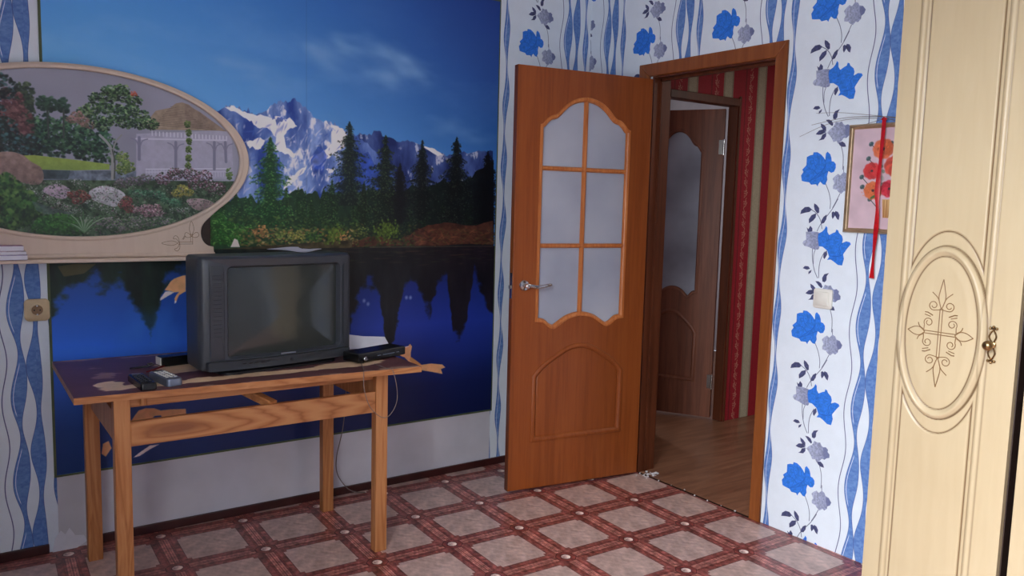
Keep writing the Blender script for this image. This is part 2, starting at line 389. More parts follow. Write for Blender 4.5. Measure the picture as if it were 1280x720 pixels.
    P([(1.5916, 0.8656), (1.6052, 0.8695), (1.6182, 0.8535), (1.6133, 0.8400), (1.6021, 0.8327), (1.5952, 0.8443)], (104, 112, 154), alpha=.7)
    # grey bud left of the drooping flower
    P([(1.4185, 0.6458), (1.4524, 0.6484), (1.4790, 0.6462), (1.4860, 0.5837), (1.4818, 0.5763), (1.4651, 0.5748), (1.4478, 0.5795), (1.4378, 0.5838), (1.4154, 0.5875), (1.4063, 0.5964), (1.4091, 0.6065), (1.4219, 0.6136)], GL, col2=GD, axis=0, tex=.2, seed=6)
    BL, BD = (52, 124, 226), (38, 98, 200)
    # drooping blue flower
    P([(1.4770, 0.6415), (1.4931, 0.6491), (1.5041, 0.6598), (1.5101, 0.6737), (1.5167, 0.6666), (1.5180, 0.6500), (1.5269, 0.6371), (1.5447, 0.6472), (1.5537, 0.6499), (1.5575, 0.6615), (1.5655, 0.6578), (1.5699, 0.6483), (1.5844, 0.6368), (1.5891, 0.6233), (1.5866, 0.6082), (1.6040, 0.6162), (1.6199, 0.6135), (1.6250, 0.6056), (1.6127, 0.5912), (1.5944, 0.5641), (1.5994, 0.5466), (1.5933, 0.5192), (1.5750, 0.5198), (1.5556, 0.5319), (1.5412, 0.5390), (1.5250, 0.5365), (1.5334, 0.5499), (1.5222, 0.5748), (1.4999, 0.5889), (1.4832, 0.5895), (1.4762, 0.6200)], BL, tex=.14, seed=8)
    for q in ([(1.5269, 0.6371), (1.5237, 0.6174), (1.5169, 0.6139)], [(1.5866, 0.6082), (1.5742, 0.5908), (1.5825, 0.5718), (1.5723, 0.5548), (1.5448, 0.5526)], [(1.5397, 0.6209), (1.5281, 0.6205), (1.5172, 0.6097)], [(1.5944, 0.5641), (1.5770, 0.5538), (1.5495, 0.5515)]):
        L(q, .002, BD)
    # upright blue flower
    P([(1.4004, 0.9533), (1.4151, 0.9597), (1.4287, 0.9614), (1.4305, 0.9714), (1.4484, 0.9714), (1.4660, 0.9617), (1.4795, 0.9486), (1.4865, 0.9391), (1.4875, 0.9645), (1.4944, 0.9720), (1.5076, 0.9615), (1.5136, 0.9476), (1.5159, 0.9331), (1.5263, 0.9309), (1.5352, 0.9211), (1.5363, 0.9066), (1.5293, 0.8908), (1.5173, 0.8872), (1.5043, 0.8945), (1.4997, 0.8735), (1.5020, 0.8589), (1.4939, 0.8391), (1.4833, 0.8411), (1.4699, 0.8521), (1.4622, 0.8415), (1.4595, 0.8328), (1.4516, 0.8417), (1.4282, 0.8399), (1.4188, 0.8498), (1.3924, 0.8534), (1.3835, 0.8559), (1.3784, 0.8780), (1.3887, 0.8929), (1.3823, 0.9022), (1.4007, 0.9192)], BL, tex=.14, seed=11)
    for q in ([(1.4865, 0.9391), (1.4902, 0.9166), (1.4789, 0.9001), (1.4369, 0.8677), (1.4187, 0.8517)], [(1.4308, 0.9497), (1.4370, 0.9242), (1.4489, 0.9071)], [(1.4882, 0.9163), (1.4714, 0.8879), (1.4597, 0.8749)], [(1.4007, 0.9192), (1.4147, 0.9060), (1.4368, 0.8978), (1.4550, 0.8817)], [(1.5043, 0.8945), (1.4842, 0.8860), (1.4600, 0.8712), (1.4268, 0.8586)], [(1.4493, 0.9596), (1.4556, 0.9305), (1.4439, 0.9176)]):
        L(spline(q, 4), .002, BD)
    return p.image('wallpaper_print')
wall_img = paint_wallpaper()

# ------------------------------------------------------------------ the photo mural on the back wall
MX0, MX1, MZ0, MZ1 = -2.606, -0.600, 0.301, 2.44
def paint_mural():
    p = Paint(MX0, MX1, MZ0, MZ1, 420, (40, 100, 200))
    X, Z = p.grid(); r = np.random.default_rng(3)
    t = (X-MX0)/(MX1-MX0)+0*Z; v = np.clip((Z-1.6)/.8, 0, 1)+0*X
    A, Bc, Cc, D = (np.array(c)/255 for c in ((128, 196, 250), (58, 118, 198), (62, 142, 228), (24, 56, 134)))
    low = A+(Bc-A)*t[..., None]**1.3; hi = Cc+(D-Cc)*t[..., None]**1.2
    p.a = low+(hi-low)*(v[..., None]**.7)
    c1 = fbm(p.h, p.w, 190, 31, 5, .45)
    m = np.clip((c1-.5)*2.2, 0, 1)*np.clip(1-np.abs(Z-1.95)/.42, 0, 1)*(1-t*.55)
    p.a += (np.array((170, 205, 245))/255-p.a)*(m*.42)[..., None]
    def wisp(cx, cz, L_, H_, ang, a, n=260):
        for _ in range(n):
            s_ = r.normal(0, .38); x = cx+s_*L_*math.cos(ang)+r.normal(0, .01); z = cz+s_*L_*math.sin(ang)+r.normal(0, H_*.35)
            p.dab(x, z, r.uniform(.04, .09), r.uniform(.018, .035), (140, 182, 228), a*.09, ang+r.normal(0, .12), 1.0)
    for q in [(-1.4330, 2.0606), (-1.2770, 2.0665), (-1.1544, 2.0348), (-1.0909, 1.9946), (-1.5451, 2.0051), (-1.2356, 1.9422)]: wisp(q[0], q[1], .14, .07, -.2, .8, 40)
    for q in [(-0.8892, 1.7422), (-0.7496, 1.7053), (-1.7928, 1.8924), (-1.9252, 1.9263)]: wisp(q[0], q[1], .2, .06, -.1, .6, 30)
    # mountains
    rock = fbm(p.h, p.w, 26, 41, 5, 2.2); rock2 = fbm(p.h, p.w, 12, 44, 4, 1.6)
    def region(pts):
        P_ = np.array(pts); i0, i1, j0, j1 = p._bb(P_[:, 0].min(), P_[:, 0].max(), P_[:, 1].min(), P_[:, 1].max())
        mm = np.zeros((p.h, p.w)); mm[j0:j1, i0:i1] = p.mask(pts, i0, i1, j0, j1); return mm
    def rocky(pts, c0, c1, snow=None, thr=.6):
        mm = region(pts); k = np.clip((rock-.3)*2.2, 0, 1)[..., None]
        c = np.array(c0)/255+(np.array(c1)/255-np.array(c0)/255)*k
        if snow is not None:
            sn = np.clip((rock2*.6+rock*.4-thr)*14, 0, 1)[..., None]; c = c+(np.array(snow)/255-c)*sn*.85
        p.a += (c-p.a)*mm[..., None]
    def jag(pts, amp=.006, n=5):
        out = []
        for a, b in zip(pts[:-1], pts[1:]):
            for k in range(n):
                q = k/n; out.append((a[0]+(b[0]-a[0])*q, a[1]+(b[1]-a[1])*q+(r.normal(0, amp) if k else 0)))
        return out+[pts[-1]]
    rocky(jag([(-1.3927, 1.6626), (-1.3298, 1.6812), (-1.2739, 1.6996), (-1.2330, 1.6768), (-1.1498, 1.6564), (-1.0862, 1.6642), (-0.9769, 1.6367), (-0.8955, 1.6028), (-0.8179, 1.6226), (-0.7100, 1.6444), (-0.6228, 1.6454)])+[(-0.6160, 1.3987), (-1.3913, 1.3812)], (24, 40, 96), (78, 102, 168), (196, 204, 224), .60)
    p.poly(jag([(-1.0472, 1.6515), (-0.9769, 1.6406), (-0.9047, 1.6062), (-0.9541, 1.6074)], .003), (226, 228, 236))
    rocky(jag([(-2.6017, 1.3982), (-2.4668, 1.4926), (-2.3274, 1.5147), (-2.1791, 1.6167), (-2.0878, 1.6165), (-2.0178, 1.6920), (-1.9564, 1.7488), (-1.9303, 1.7575), (-1.8746, 1.7428), (-1.8380, 1.7293), (-1.7801, 1.7508), (-1.7420, 1.7809), (-1.7176, 1.7932), (-1.6895, 1.7890), (-1.6646, 1.8116), (-1.6325, 1.7907), (-1.5854, 1.7571), (-1.5375, 1.7263), (-1.4926, 1.7263), (-1.4508, 1.7012), (-1.3928, 1.6769), (-1.3456, 1.6585), (-1.2731, 1.6048), (-1.1900, 1.5166), (-1.1465, 1.3867)])+[(-1.1459, 1.3413), (-2.6067, 1.2354)], (38, 66, 148), (132, 162, 220), (224, 228, 240), .62)
    S = (232, 230, 236)
    for q in ([(-1.9564, 1.7488), (-1.9303, 1.7575), (-1.8944, 1.7443), (-1.8547, 1.7313), (-1.7939, 1.7263), (-1.7249, 1.7285), (-1.6685, 1.7161), (-1.6471, 1.6938), (-1.6899, 1.6736), (-1.7077, 1.6485), (-1.6973, 1.5980), (-1.6546, 1.5764), (-1.6618, 1.5553), (-1.7186, 1.5797), (-1.7534, 1.5947), (-1.7428, 1.6394), (-1.7806, 1.6772), (-1.8215, 1.6742), (-1.8550, 1.6982), (-1.9077, 1.7301)],
              [(-1.4925, 1.6806), (-1.4546, 1.7010), (-1.4083, 1.6687), (-1.4313, 1.6137), (-1.4695, 1.5937), (-1.5374, 1.5372), (-1.5893, 1.5067), (-1.5819, 1.5525), (-1.5374, 1.5899), (-1.4924, 1.6278)],
              [(-1.7050, 1.4432), (-1.6476, 1.5007), (-1.6039, 1.5305), (-1.6186, 1.4950), (-1.6693, 1.4513), (-1.7122, 1.4154)],
              [(-1.8692, 1.6111), (-1.8150, 1.6346), (-1.7912, 1.6227), (-1.8086, 1.5881), (-1.8560, 1.5853)],
              [(-1.5263, 1.7237), (-1.4774, 1.7099), (-1.4316, 1.6955), (-1.4698, 1.6893)], [(-1.5186, 1.5133), (-1.4693, 1.5226), (-1.4921, 1.5003)]):
        p.poly(jag(q+[q[0]], .004, 4), S)
    for q in ([(-1.7953, 1.5248), (-1.7431, 1.5783), (-1.7188, 1.5285), (-1.7437, 1.4590), (-1.7962, 1.4061)], [(-1.5449, 1.6245), (-1.5074, 1.5739), (-1.5299, 1.5022), (-1.5745, 1.4828), (-1.5892, 1.5521)],
              [(-1.4311, 1.5601), (-1.3133, 1.6025), (-1.2310, 1.4778), (-1.2715, 1.4209), (-1.4691, 1.4154)], [(-1.7597, 1.7123), (-1.7179, 1.7291), (-1.6827, 1.7252), (-1.7250, 1.7083)]):
        p.poly(jag(q+[q[0]], .008, 5), (46, 78, 176), alpha=.75, tex=.3, seed=5)
    for _ in range(220):
        x, z = r.uniform(-1.98, -1.45), r.uniform(1.40, 1.70)
        p.dab(x, z, r.uniform(.003, .006), r.uniform(.01, .035), S if r.random() < .5 else (66, 100, 190), .5, r.normal(-.5, .35), .8)
    # sun lit haze over the left slope
    q = [(-1.9468, 1.4516)][0]
    for _ in range(40): p.dab(q[0]+r.normal(0, .05), q[1]+r.normal(0, .06), .05, .07, (120, 150, 225), .10, 0, 1)
    def pick(xf, lights, darks):
        k = min(1, max(0, (xf+2.05)/1.45))
        a = np.array(lights, float); b = np.array(darks, float); return a+(b-a)*k
    def conifer(x, zb, zt, w, col, hi=None, dens=1.0, lop=0):
        h = zt-zb; n = int(h/.0085)
        for i in range(n):
            t_ = i/n; z = zt-h*t_; ww = 1.5*w*(min(1, t_*1.9+.04)**.85)*(.62+.55*r.random())*(.78+.22*math.sin(i*.8+x*40))+.004
            p.dab(x+lop*t_, z-.004, ww*.36, .010, np.array(col)*.7, .8, 0, .5)
            for _ in range(max(4, int(9*dens*ww/.04))):
                s_ = r.uniform(-1, 1); xx = x+s_*ww/2+lop*t_
                k = r.uniform(.55, 1.25); cc = np.array(col)*k
                if hi is not None and r.random() < .22: cc = np.array(hi)*r.uniform(.8, 1.15)
                p.dab(xx, z-abs(s_)*.012+r.normal(0, .003), r.uniform(.004, .009), r.uniform(.002, .0045), cc, .8, (-.5 if s_ > 0 else .5)+r.normal(0, .5), .8)
    def ground_dabs(x0, x1, z0, z1, n, cols, rx=(.005, .014), rz=(.003, .008)):
        for _ in range(n):
            p.dab(r.uniform(x0, x1), r.uniform(z0, z1), r.uniform(*rx), r.uniform(*rz), np.array(cols[r.integers(len(cols))])*r.uniform(.75, 1.2), .7, r.normal(0, .5), .6)
    # forest base
    base = jag([(-2.6058, 1.2651), (-2.4435, 1.3423), (-2.2738, 1.3236), (-2.0604, 1.3596), (-1.9641, 1.3683), (-1.8981, 1.3765), (-1.7964, 1.3721), (-1.7266, 1.3737), (-1.6730, 1.4096), (-1.5820, 1.4051), (-1.5071, 1.4143), (-1.4304, 1.4020), (-1.3321, 1.4339), (-1.2715, 1.4209), (-1.1470, 1.4320), (-1.0180, 1.4588), (-0.8838, 1.4710), (-0.7448, 1.5076), (-0.6167, 1.6014)], .012, 6)+[(-0.6040, 1.1482), (-2.6109, 1.1010)]
    mm = region(base); k = np.clip((X+2.05)/1.45, 0, 1)[..., None]+0*Z[..., None]
    p.a += ((np.array((38, 74, 48))+(np.array((14, 18, 26))-np.array((38, 74, 48)))*k)/255*(.7+.6*fbm(p.h, p.w, 9, 77, 3, 2))[..., None]-p.a)*mm[..., None]
    for i in range(110):
        x = r.uniform(-2.6, -.62); z0 = r.uniform(1.24, 1.30); zt = r.uniform(1.34, 1.44)
        conifer(x, z0, zt, r.uniform(.025, .04), pick(x, (44, 92, 52), (18, 26, 26)), pick(x, (96, 142, 78), (46, 58, 48)), .8)
    T = [(-1.7670, 1.6377), (-1.7693, 1.2628), (-1.4047, 1.7295), (-1.4224, 1.3370), (-1.2248, 1.6811), (-1.2037, 1.2350), (-1.0302, 1.6715), (-1.0153, 1.2931), (-0.8381, 1.6994), (-0.8336, 1.2748), (-0.6520, 1.6397), (-0.6618, 1.2757), (-1.1485, 1.5558), (-1.3323, 1.4631), (-1.4883, 1.4684)]
    conifer(T[0][0], T[1][1], T[0][1], .14, (34, 84, 46), (96, 150, 76), 1.1)
    conifer(T[2][0], T[3][1]+.02, T[2][1], .15, (26, 44, 42), (70, 92, 70), 1.1, .0)
    conifer(T[4][0], T[5][1], T[4][1], .14, (26, 42, 34), (78, 98, 66), 1.2)
    conifer(T[6][0], T[7][1], T[6][1], .12, (16, 26, 28), (54, 66, 60), 1.2)
    conifer(T[8][0], T[9][1], T[8][1], .15, (16, 24, 26), (60, 70, 62), 1.2)
    conifer(T[10][0], T[11][1], T[10][1], .15, (12, 14, 20), None, 1.2)
    conifer(T[12][0], T[9][1], T[12][1], .10, (18, 22, 28), None, 1.0)
    conifer(T[13][0], 1.27, T[13][1], .07, (30, 50, 36), (70, 96, 62)); conifer(T[14][0], 1.25, T[14][1], .07, (32, 62, 42), (80, 120, 70))
    # shore: shrubs on the left, a red brown bank on the right
    sh = [(-2.0457, 1.2846), (-1.3909, 1.3083), (-1.3902, 1.1652), (-2.0473, 1.1725), (-0.9485, 1.2937), (-0.6102, 1.1937)]
    bank = [(-1.3904, 1.1983), (-1.2697, 1.2163), (-1.1441, 1.1969), (-1.0148, 1.2583), (-0.9029, 1.2823), (-0.7390, 1.2672), (-0.6130, 1.2924), (-0.6095, 1.1689), (-1.3902, 1.1652)]
    p.poly(jag(bank, .004), (74, 46, 38), tex=.4, seed=21)
    for z0, z1, n, cols in ((1.215, 1.30, 420, [(44, 74, 40), (74, 100, 48), (60, 86, 52), (34, 56, 34)]), (1.175, 1.25, 420, [(120, 124, 66), (150, 110, 70), (96, 106, 56), (136, 92, 60), (70, 90, 46), (180, 160, 110)])):
        ground_dabs(-2.6, -1.36, z0, z1, int(n*1.7), cols)
    for zx in range(8):
        x = -2.0+zx*.09+r.normal(0, .02); z = 1.225+r.normal(0, .012); c = [(126, 130, 66), (60, 96, 46), (150, 112, 72), (92, 110, 58)][zx % 4]
        for _ in range(60): p.dab(x+r.normal(0, .022), z+r.normal(0, .014), .006, .004, np.array(c)*r.uniform(.7, 1.3), .8)
    p.poly([(-2.6100, 1.1280), (-1.3904, 1.1983), (-1.3901, 1.1542), (-2.6110, 1.0950)], (66, 62, 44), tex=.5)
    ground_dabs(-1.40, -1.06, 1.165, 1.27, 220, [(44, 62, 36), (62, 82, 44), (76, 70, 42), (30, 40, 30)])
    for q in [(-1.2122, 1.2539), (-1.1869, 1.2350), (-1.2369, 1.2275), (-1.4686, 1.2351), (-1.4877, 1.2134)]:
        for _ in range(60): p.dab(q[0]+r.normal(0, .022), q[1]+r.normal(0, .018), .006, .006, np.array((84, 112, 46))*r.uniform(.6, 1.2), .8)
    ground_dabs(-1.06, -.605, 1.175, 1.25, 260, [(82, 50, 42), (104, 70, 50), (60, 38, 36), (80, 72, 46)], (.01, .03), (.003, .007))
    # green spruce beside the mirror foot, with a pale rock
    q = [(-1.9906, 1.3281), (-1.9924, 1.1819)]; conifer(q[0][0], q[1][1], q[0][1], .2, (46, 104, 44), (110, 168, 80), 1.5)
    q = [(-1.9231, 1.2083), (-1.9401, 1.1713), (-1.9001, 1.1709), (-1.9099, 1.2014)]; p.poly(q, (208, 204, 206))
    # lake: dark reflections above, deep blue below
    zl = [(-1.1437, 1.1625)][0][1]
    lake = Z < zl; d = np.clip((zl-Z)/.9, 0, 1)+0*X
    base = np.array((42, 98, 206))/255+(np.array((28, 48, 132))/255-np.array((42, 98, 206))/255)*np.clip(t*1.5-.1, 0, 1)[..., None]
    bb = np.clip(1-np.abs(d-.42)/.35, 0, 1)[..., None]
    base = base*(.72+.45*bb)*(1-.35*np.clip(d-.6, 0, 1)[..., None]*2)
    refl = np.array((26, 44, 28))/255+(np.array((26, 20, 26))/255-np.array((26, 44, 28))/255)*t[..., None]
    refl = refl*(.55+.9*fbm(p.h, p.w, 16, 61, 4, 3))[..., None]
    depth = np.interp(X.ravel(), *zip(*sorted([(-2.606, .25), (-2.5, .12), (-2.42, .16), (-2.36, .12), (-2.26, .36), (-2.20, .14), (-2.1, .06), (-1.9, .18), (-1.6, .32), (-1.42, .42), (-1.37, .30), (-1.31, .17), (-1.25, .24), (-1.21, .50), (-1.17, .46), (-1.12, .2), (-1.06, .18), (-1.0, .30), (-.97, .32), (-.93, .18), (-.88, .17), (-.84, .44), (-.80, .5), (-.76, .4), (-.72, .12), (-.66, .30), (-.62, .38), (-.60, .4)])))[None, :]
    wob = (fbm(p.h, p.w, 22, 63, 4, .8)-.5)*.16
    mk = np.clip((depth+wob-(zl-Z))*22, 0, 1)
    water = base+(refl-base)*(mk*.93)[..., None]
    p.a = np.where(lake[..., None], water, p.a)
    for _ in range(130):
        z = zl-r.uniform(.0, .09); p.dab(r.uniform(-2.0, -.61), z, r.uniform(.02, .05), r.uniform(.002, .006), (92, 66, 54) if r.random() < .6 else (60, 70, 46), .3, 0, .8)
    p.line([(-1.3, zl+.001), (-.61, zl)], .003, (140, 118, 104), .5)
    for q in [(-1.3286, 0.9136), (-1.1062, 0.9181), (-1.0844, 0.9170), (-1.3081, 0.8974)]: p.dab(q[0], q[1], .012, .014, (150, 170, 220), .7, 0, .8)
    for q in [(-2.2830, 0.8837), (-2.2086, 0.8462), (-2.3285, 0.8223), (-2.1788, 0.7945), (-2.2552, 0.7841)]:
        for _ in range(16): p.dab(q[0]+r.normal(0, .03), q[1]+r.normal(0, .03), .03, .05, (58, 122, 224), .12, 0, 1)
    p.poly([(-2.5793, 1.1062), (-2.5258, 1.1140), (-2.4495, 1.1122), (-2.4916, 1.0764), (-2.5593, 1.0663)], (112, 100, 60), alpha=.6)
    # places where the paper is torn down to the plaster
    TN, PW = (214, 164, 122), (222, 214, 222)
    for q in ([(-2.2040, 1.0003), (-2.1901, 1.0196), (-2.1796, 1.0355), (-2.1658, 1.0459), (-2.1382, 1.0559), (-2.1209, 1.0590), (-2.1220, 0.9913), (-2.1289, 0.9887), (-2.1412, 0.9812), (-2.1481, 0.9778), (-2.1624, 0.9456), (-2.1673, 0.9641), (-2.1567, 0.9819), (-2.1479, 0.9906), (-2.1651, 0.9895), (-2.1803, 0.9956)],
              [(-2.3466, 0.4678), (-2.3254, 0.4991), (-2.3106, 0.5178), (-2.2855, 0.5237), (-2.2521, 0.5194), (-2.2269, 0.5068), (-2.1926, 0.5070), (-2.1295, 0.5012), (-2.1279, 0.4631), (-2.1589, 0.4522), (-2.1935, 0.4603), (-2.2191, 0.4662), (-2.2273, 0.4860), (-2.2506, 0.4868), (-2.2657, 0.4726), (-2.2870, 0.4525), (-2.3450, 0.4470)],
              [(-1.1665, 0.6709), (-1.0937, 0.6793), (-1.0832, 0.6905), (-1.0722, 0.6763), (-1.0785, 0.6465), (-1.0782, 0.6222), (-1.0315, 0.5873), (-1.0177, 0.5798), (-0.9624, 0.5807), (-0.8989, 0.5696), (-0.8808, 0.5528), (-0.9070, 0.5473), (-0.8966, 0.5212), (-0.9617, 0.5385), (-1.0173, 0.5521), (-1.0585, 0.5716), (-1.1130, 0.6253), (-1.1397, 0.6368), (-1.1234, 0.6564), (-1.1401, 0.6627)],
              [(-2.4436, 0.4006), (-2.4227, 0.4092), (-2.4131, 0.3782), (-2.4347, 0.3463), (-2.4498, 0.3606)]):
        p.poly(q, TN, tex=.08, seed=6)
    for q in ([(-2.2214, 0.9667), (-2.2007, 0.9947), (-2.1871, 0.9959), (-2.1651, 0.9902), (-2.1909, 0.9761), (-2.2216, 0.9577)], [(-2.3354, 0.3261), (-2.3123, 0.3431), (-2.2720, 0.3668), (-2.2338, 0.3665), (-2.2723, 0.3506), (-2.3105, 0.3289)],
              [(-2.1676, 0.9440), (-2.1657, 0.9567), (-2.1588, 0.9546), (-2.1607, 0.9455)], [(-1.1665, 0.6709), (-1.0937, 0.6793), (-1.0870, 0.6763), (-1.1599, 0.6656)]):
        p.poly(q, PW)
    p.poly([(-1.0782, 0.6252), (-1.0247, 0.5866), (-1.0177, 0.5786), (-1.0587, 0.5838), (-1.0861, 0.6095)], (190, 138, 90))
    p.a = np.clip(p.a*np.array((1.16, 1.12, 1.08)), 0, 1)
    # seam between two sheets of the mural
    q = [(-1.6069, 2.0314)][0][0]; p.line([(q, MZ0), (q, MZ1)], .002, (40, 60, 110), .25)
    return p.image('mural_print')
mural_img = paint_mural()

# ------------------------------------------------------------------ the oval mirror's garden view, painted into the panel colour instead of reflected
GX0, GX1, GZ0, GZ1 = -3.10, -1.90, 1.205, 1.85
def paint_garden():
    p = Paint(GX0, GX1, GZ0, GZ1, 620, (146, 146, 160)); r = np.random.default_rng(12)
    X, Z = p.grid()
    p.a = p.a*(.9+.2*fbm(p.h, p.w, 120, 3, 3))[..., None]
    def G(pts): return pts
    def clump(x, z, w, h, cols, n, rx=(.005, .011), asp=.7):
        for _ in range(n):
            a = r.uniform(0, 2*PI); q = math.sqrt(r.random())
            zz = z+h*q*math.sin(a)
            k = .75+.4*(zz-z+h)/(2*h)
            p.dab(x+w*q*math.cos(a), zz, *(lambda s: (s, s*asp))(r.uniform(*rx)), np.array(cols[r.integers(len(cols))])*k*r.uniform(.8, 1.15), .85, r.uniform(-1, 1), .6)
    GRN = [(46, 78, 56), (66, 100, 70), (26, 46, 38), (92, 126, 88), (34, 58, 46)]; DK = [(34, 48, 40), (48, 62, 50), (26, 38, 34)]
    RED = [(100, 66, 66), (82, 52, 54), (118, 86, 82)]
    # far trees behind the lawn
    for q in [(-2.6365, 1.5702), (-2.6052, 1.5897), (-2.5748, 1.5654), (-2.5428, 1.5851), (-2.5113, 1.5694), (-2.4792, 1.5624), (-2.4465, 1.5644), (-2.4140, 1.5391), (-2.6591, 1.5774)]: clump(q[0], q[1]+.01, .045, .07, GRN, 170)
    for q in [(-2.6094, 1.7027), (-2.5863, 1.7004), (-2.5457, 1.6996)]: clump(q[0], q[1], .022, .026, [(44, 66, 52), (60, 86, 64)], 70)
    for a, b in (([(-2.5986, 1.6775), (-2.5977, 1.5815)]), ([(-2.5461, 1.6864), (-2.5491, 1.5847)])): p.line([a, b], .006, (66, 74, 66))
    for q in [(-2.6688, 1.7401), (-2.6699, 1.7058), (-2.6673, 1.6717), (-2.6649, 1.6288), (-2.6629, 1.5771)]: clump(q[0], q[1], .028, .035, [(52, 70, 52), (40, 54, 44), (72, 86, 60)], 90)
    for q in [(-2.7146, 1.7017), (-2.7087, 1.6596), (-2.6872, 1.6357), (-2.7246, 1.6243), (-2.6889, 1.5840)]: clump(q[0], q[1], .045, .045, RED, 150)
    for q in [(-2.7385, 1.7501), (-2.7436, 1.6058), (-2.7344, 1.5553), (-2.7050, 1.5486), (-2.6602, 1.5426), (-2.7745, 1.6541), (-2.8051, 1.6013), (-2.8316, 1.6494), (-2.8616, 1.5972), (-2.8906, 1.5620), (-2.9164, 1.6013)]: clump(q[0], q[1], .05, .045, DK+[(70, 100, 100)], 130)
    # lawn, pond
    p.poly([(-3.1301, 1.4830), (-2.7063, 1.5097), (-2.6459, 1.5156), (-2.5608, 1.5087), (-2.4890, 1.5034), (-2.3984, 1.4942), (-2.3989, 1.4740), (-2.5223, 1.4659), (-2.6168, 1.4644), (-2.7078, 1.4664), (-3.1320, 1.4433)], (122, 146, 78), col2=(150, 168, 84), axis=1, tex=.1)
    p.poly([(-2.6399, 1.4634), (-2.5223, 1.4650), (-2.3990, 1.4703), (-2.2344, 1.4736), (-2.2355, 1.4167), (-2.6418, 1.4035)], (112, 122, 134), tex=.35, seed=8)
    p.poly([(-2.6322, 1.4637), (-2.5303, 1.4646), (-2.5392, 1.4338), (-2.6256, 1.4305)], (66, 78, 80), tex=.3, seed=9)
    p.poly([(-3.1334, 1.4115), (-1.8829, 1.4483), (-1.8853, 1.1834), (-3.1435, 1.1953)], (70, 88, 66), tex=.5, seed=10)
    # pavilion
    p.poly([(-2.3018, 1.6151), (-1.9408, 1.6548), (-1.9330, 1.4565), (-2.3056, 1.4425)], (164, 162, 178), tex=.05)
    RF = (150, 134, 116)
    p.poly([(-2.2297, 1.7090), (-2.1757, 1.7249), (-2.1554, 1.7436), (-2.1316, 1.7496), (-2.1068, 1.7433), (-2.0838, 1.7262), (-1.9605, 1.6485), (-1.9897, 1.6494), (-2.2489, 1.6346), (-2.2660, 1.6595)], RF, tex=.15, seed=12)
    p.poly([(-2.1251, 1.7483), (-2.0651, 1.7182), (-1.9605, 1.6485), (-2.0943, 1.6515), (-2.1197, 1.6898)], (138, 122, 108), tex=.15, seed=13)
    for k in range(12):
        a = [(-2.2297, 1.7090), (-2.0849, 1.6522), (-2.2489, 1.6346), (-1.9605, 1.6485)]
        zt = a[0][1]+.02-k*.0068; p.line([(a[0][0]+.055-.0055*k, zt), (a[0][0]+.075+.0125*k, zt-.002)], .0018, (96, 84, 76), .7)
    for k in range(22):
        q = [(-2.2446, 1.6284), (-1.9606, 1.6416)]; x = q[0][0]+(q[1][0]-q[0][0])*k/21; p.line([(x, q[0][1]), (x, q[0][1]-.016)], .003, (206, 204, 212))
    a = [(-2.3022, 1.5965), (-1.9609, 1.6120), (-2.2697, 1.4815), (-1.9524, 1.4976), (-2.2699, 1.4702), (-1.9525, 1.4856)]
    p.line(a[0:2], .006, (190, 188, 200)); p.line(a[2:4], .004, (196, 194, 206)); p.line(a[4:6], .004, (186, 184, 198))
    for k in range(30): x = a[2][0]+(a[3][0]-a[2][0])*k/29; p.line([(x, a[2][1]), (x, a[2][1]-.018)], .002, (190, 188, 200))
    for q in ([(-2.1581, 1.5917), (-2.1599, 1.4864)], [(-2.0096, 1.6011), (-2.0110, 1.4930)], [(-2.2917, 1.6018), (-2.2935, 1.5179)], [(-1.9659, 1.6038), (-1.9639, 1.5249)]):
        p.line(q, .011, (126, 126, 144)); x, z = q[0]
        for s_ in (-1, 1): p.line(spline([(x+s_*.004, z-.03), (x+s_*.012, z-.012), (x+s_*.03, z-.004)], 4), .004, (132, 130, 148))
    for q in [(-2.1126, 1.6664), (-2.1085, 1.6332), (-2.1063, 1.5998), (-2.1096, 1.5659), (-2.1101, 1.5321), (-2.1134, 1.5030)]: clump(q[0], q[1], .011, .014, [(86, 108, 60), (110, 126, 72), (70, 90, 52)], 60, (.003, .006))
    # blossoming tree
    tk = [(-2.3897, 1.4394), (-2.3881, 1.5039), (-2.3904, 1.5496), (-2.4048, 1.5761), (-2.4291, 1.6018)]; p.line(spline(tk), .009, (150, 150, 146))
    p.line(spline([(-2.3891, 1.5313), (-2.3754, 1.5780), (-2.3535, 1.6069)]), .006, (140, 140, 138)); p.line(spline([(-2.3829, 1.4415), (-2.3797, 1.5043), (-2.3870, 1.5498)]), .005, (84, 88, 84))
    TG = [(58, 90, 54), (92, 122, 76), (34, 56, 38), (134, 156, 112), (70, 98, 70), (26, 42, 32)]
    for q in [(-2.3922, 1.7494), (-2.4338, 1.7364), (-2.3501, 1.7534), (-2.3077, 1.7391), (-2.4512, 1.6991), (-2.4099, 1.7026), (-2.3681, 1.7063), (-2.3172, 1.7015), (-2.2829, 1.6859), (-2.4761, 1.6791), (-2.4359, 1.6554), (-2.3860, 1.6593), (-2.3354, 1.6541), (-2.2923, 1.6528), (-2.2485, 1.6561), (-2.3518, 1.6803), (-2.3917, 1.7674), (-2.3495, 1.7761), (-2.4198, 1.6386)]: clump(q[0], q[1], .03, .022, TG, 110, (.003, .008))
    for q in [(-2.5006, 1.6681), (-2.4849, 1.6516), (-2.5170, 1.6535), (-2.4692, 1.6349)]: clump(q[0], q[1], .022, .016, [(160, 122, 118), (140, 112, 104), (110, 108, 84)], 50, (.003, .007))
    q = [(-2.3071, 1.7666)][0]; clump(q[0], q[1], .012, .01, [(190, 96, 70)], 20, (.003, .006))
    # shrubs by the pavilion
    for q in [(-2.3512, 1.5242), (-2.3475, 1.4966), (-2.3565, 1.4777), (-2.3305, 1.4881)]: clump(q[0], q[1], .022, .022, [(112, 134, 78), (140, 156, 92), (84, 108, 66)], 90, (.003, .007))
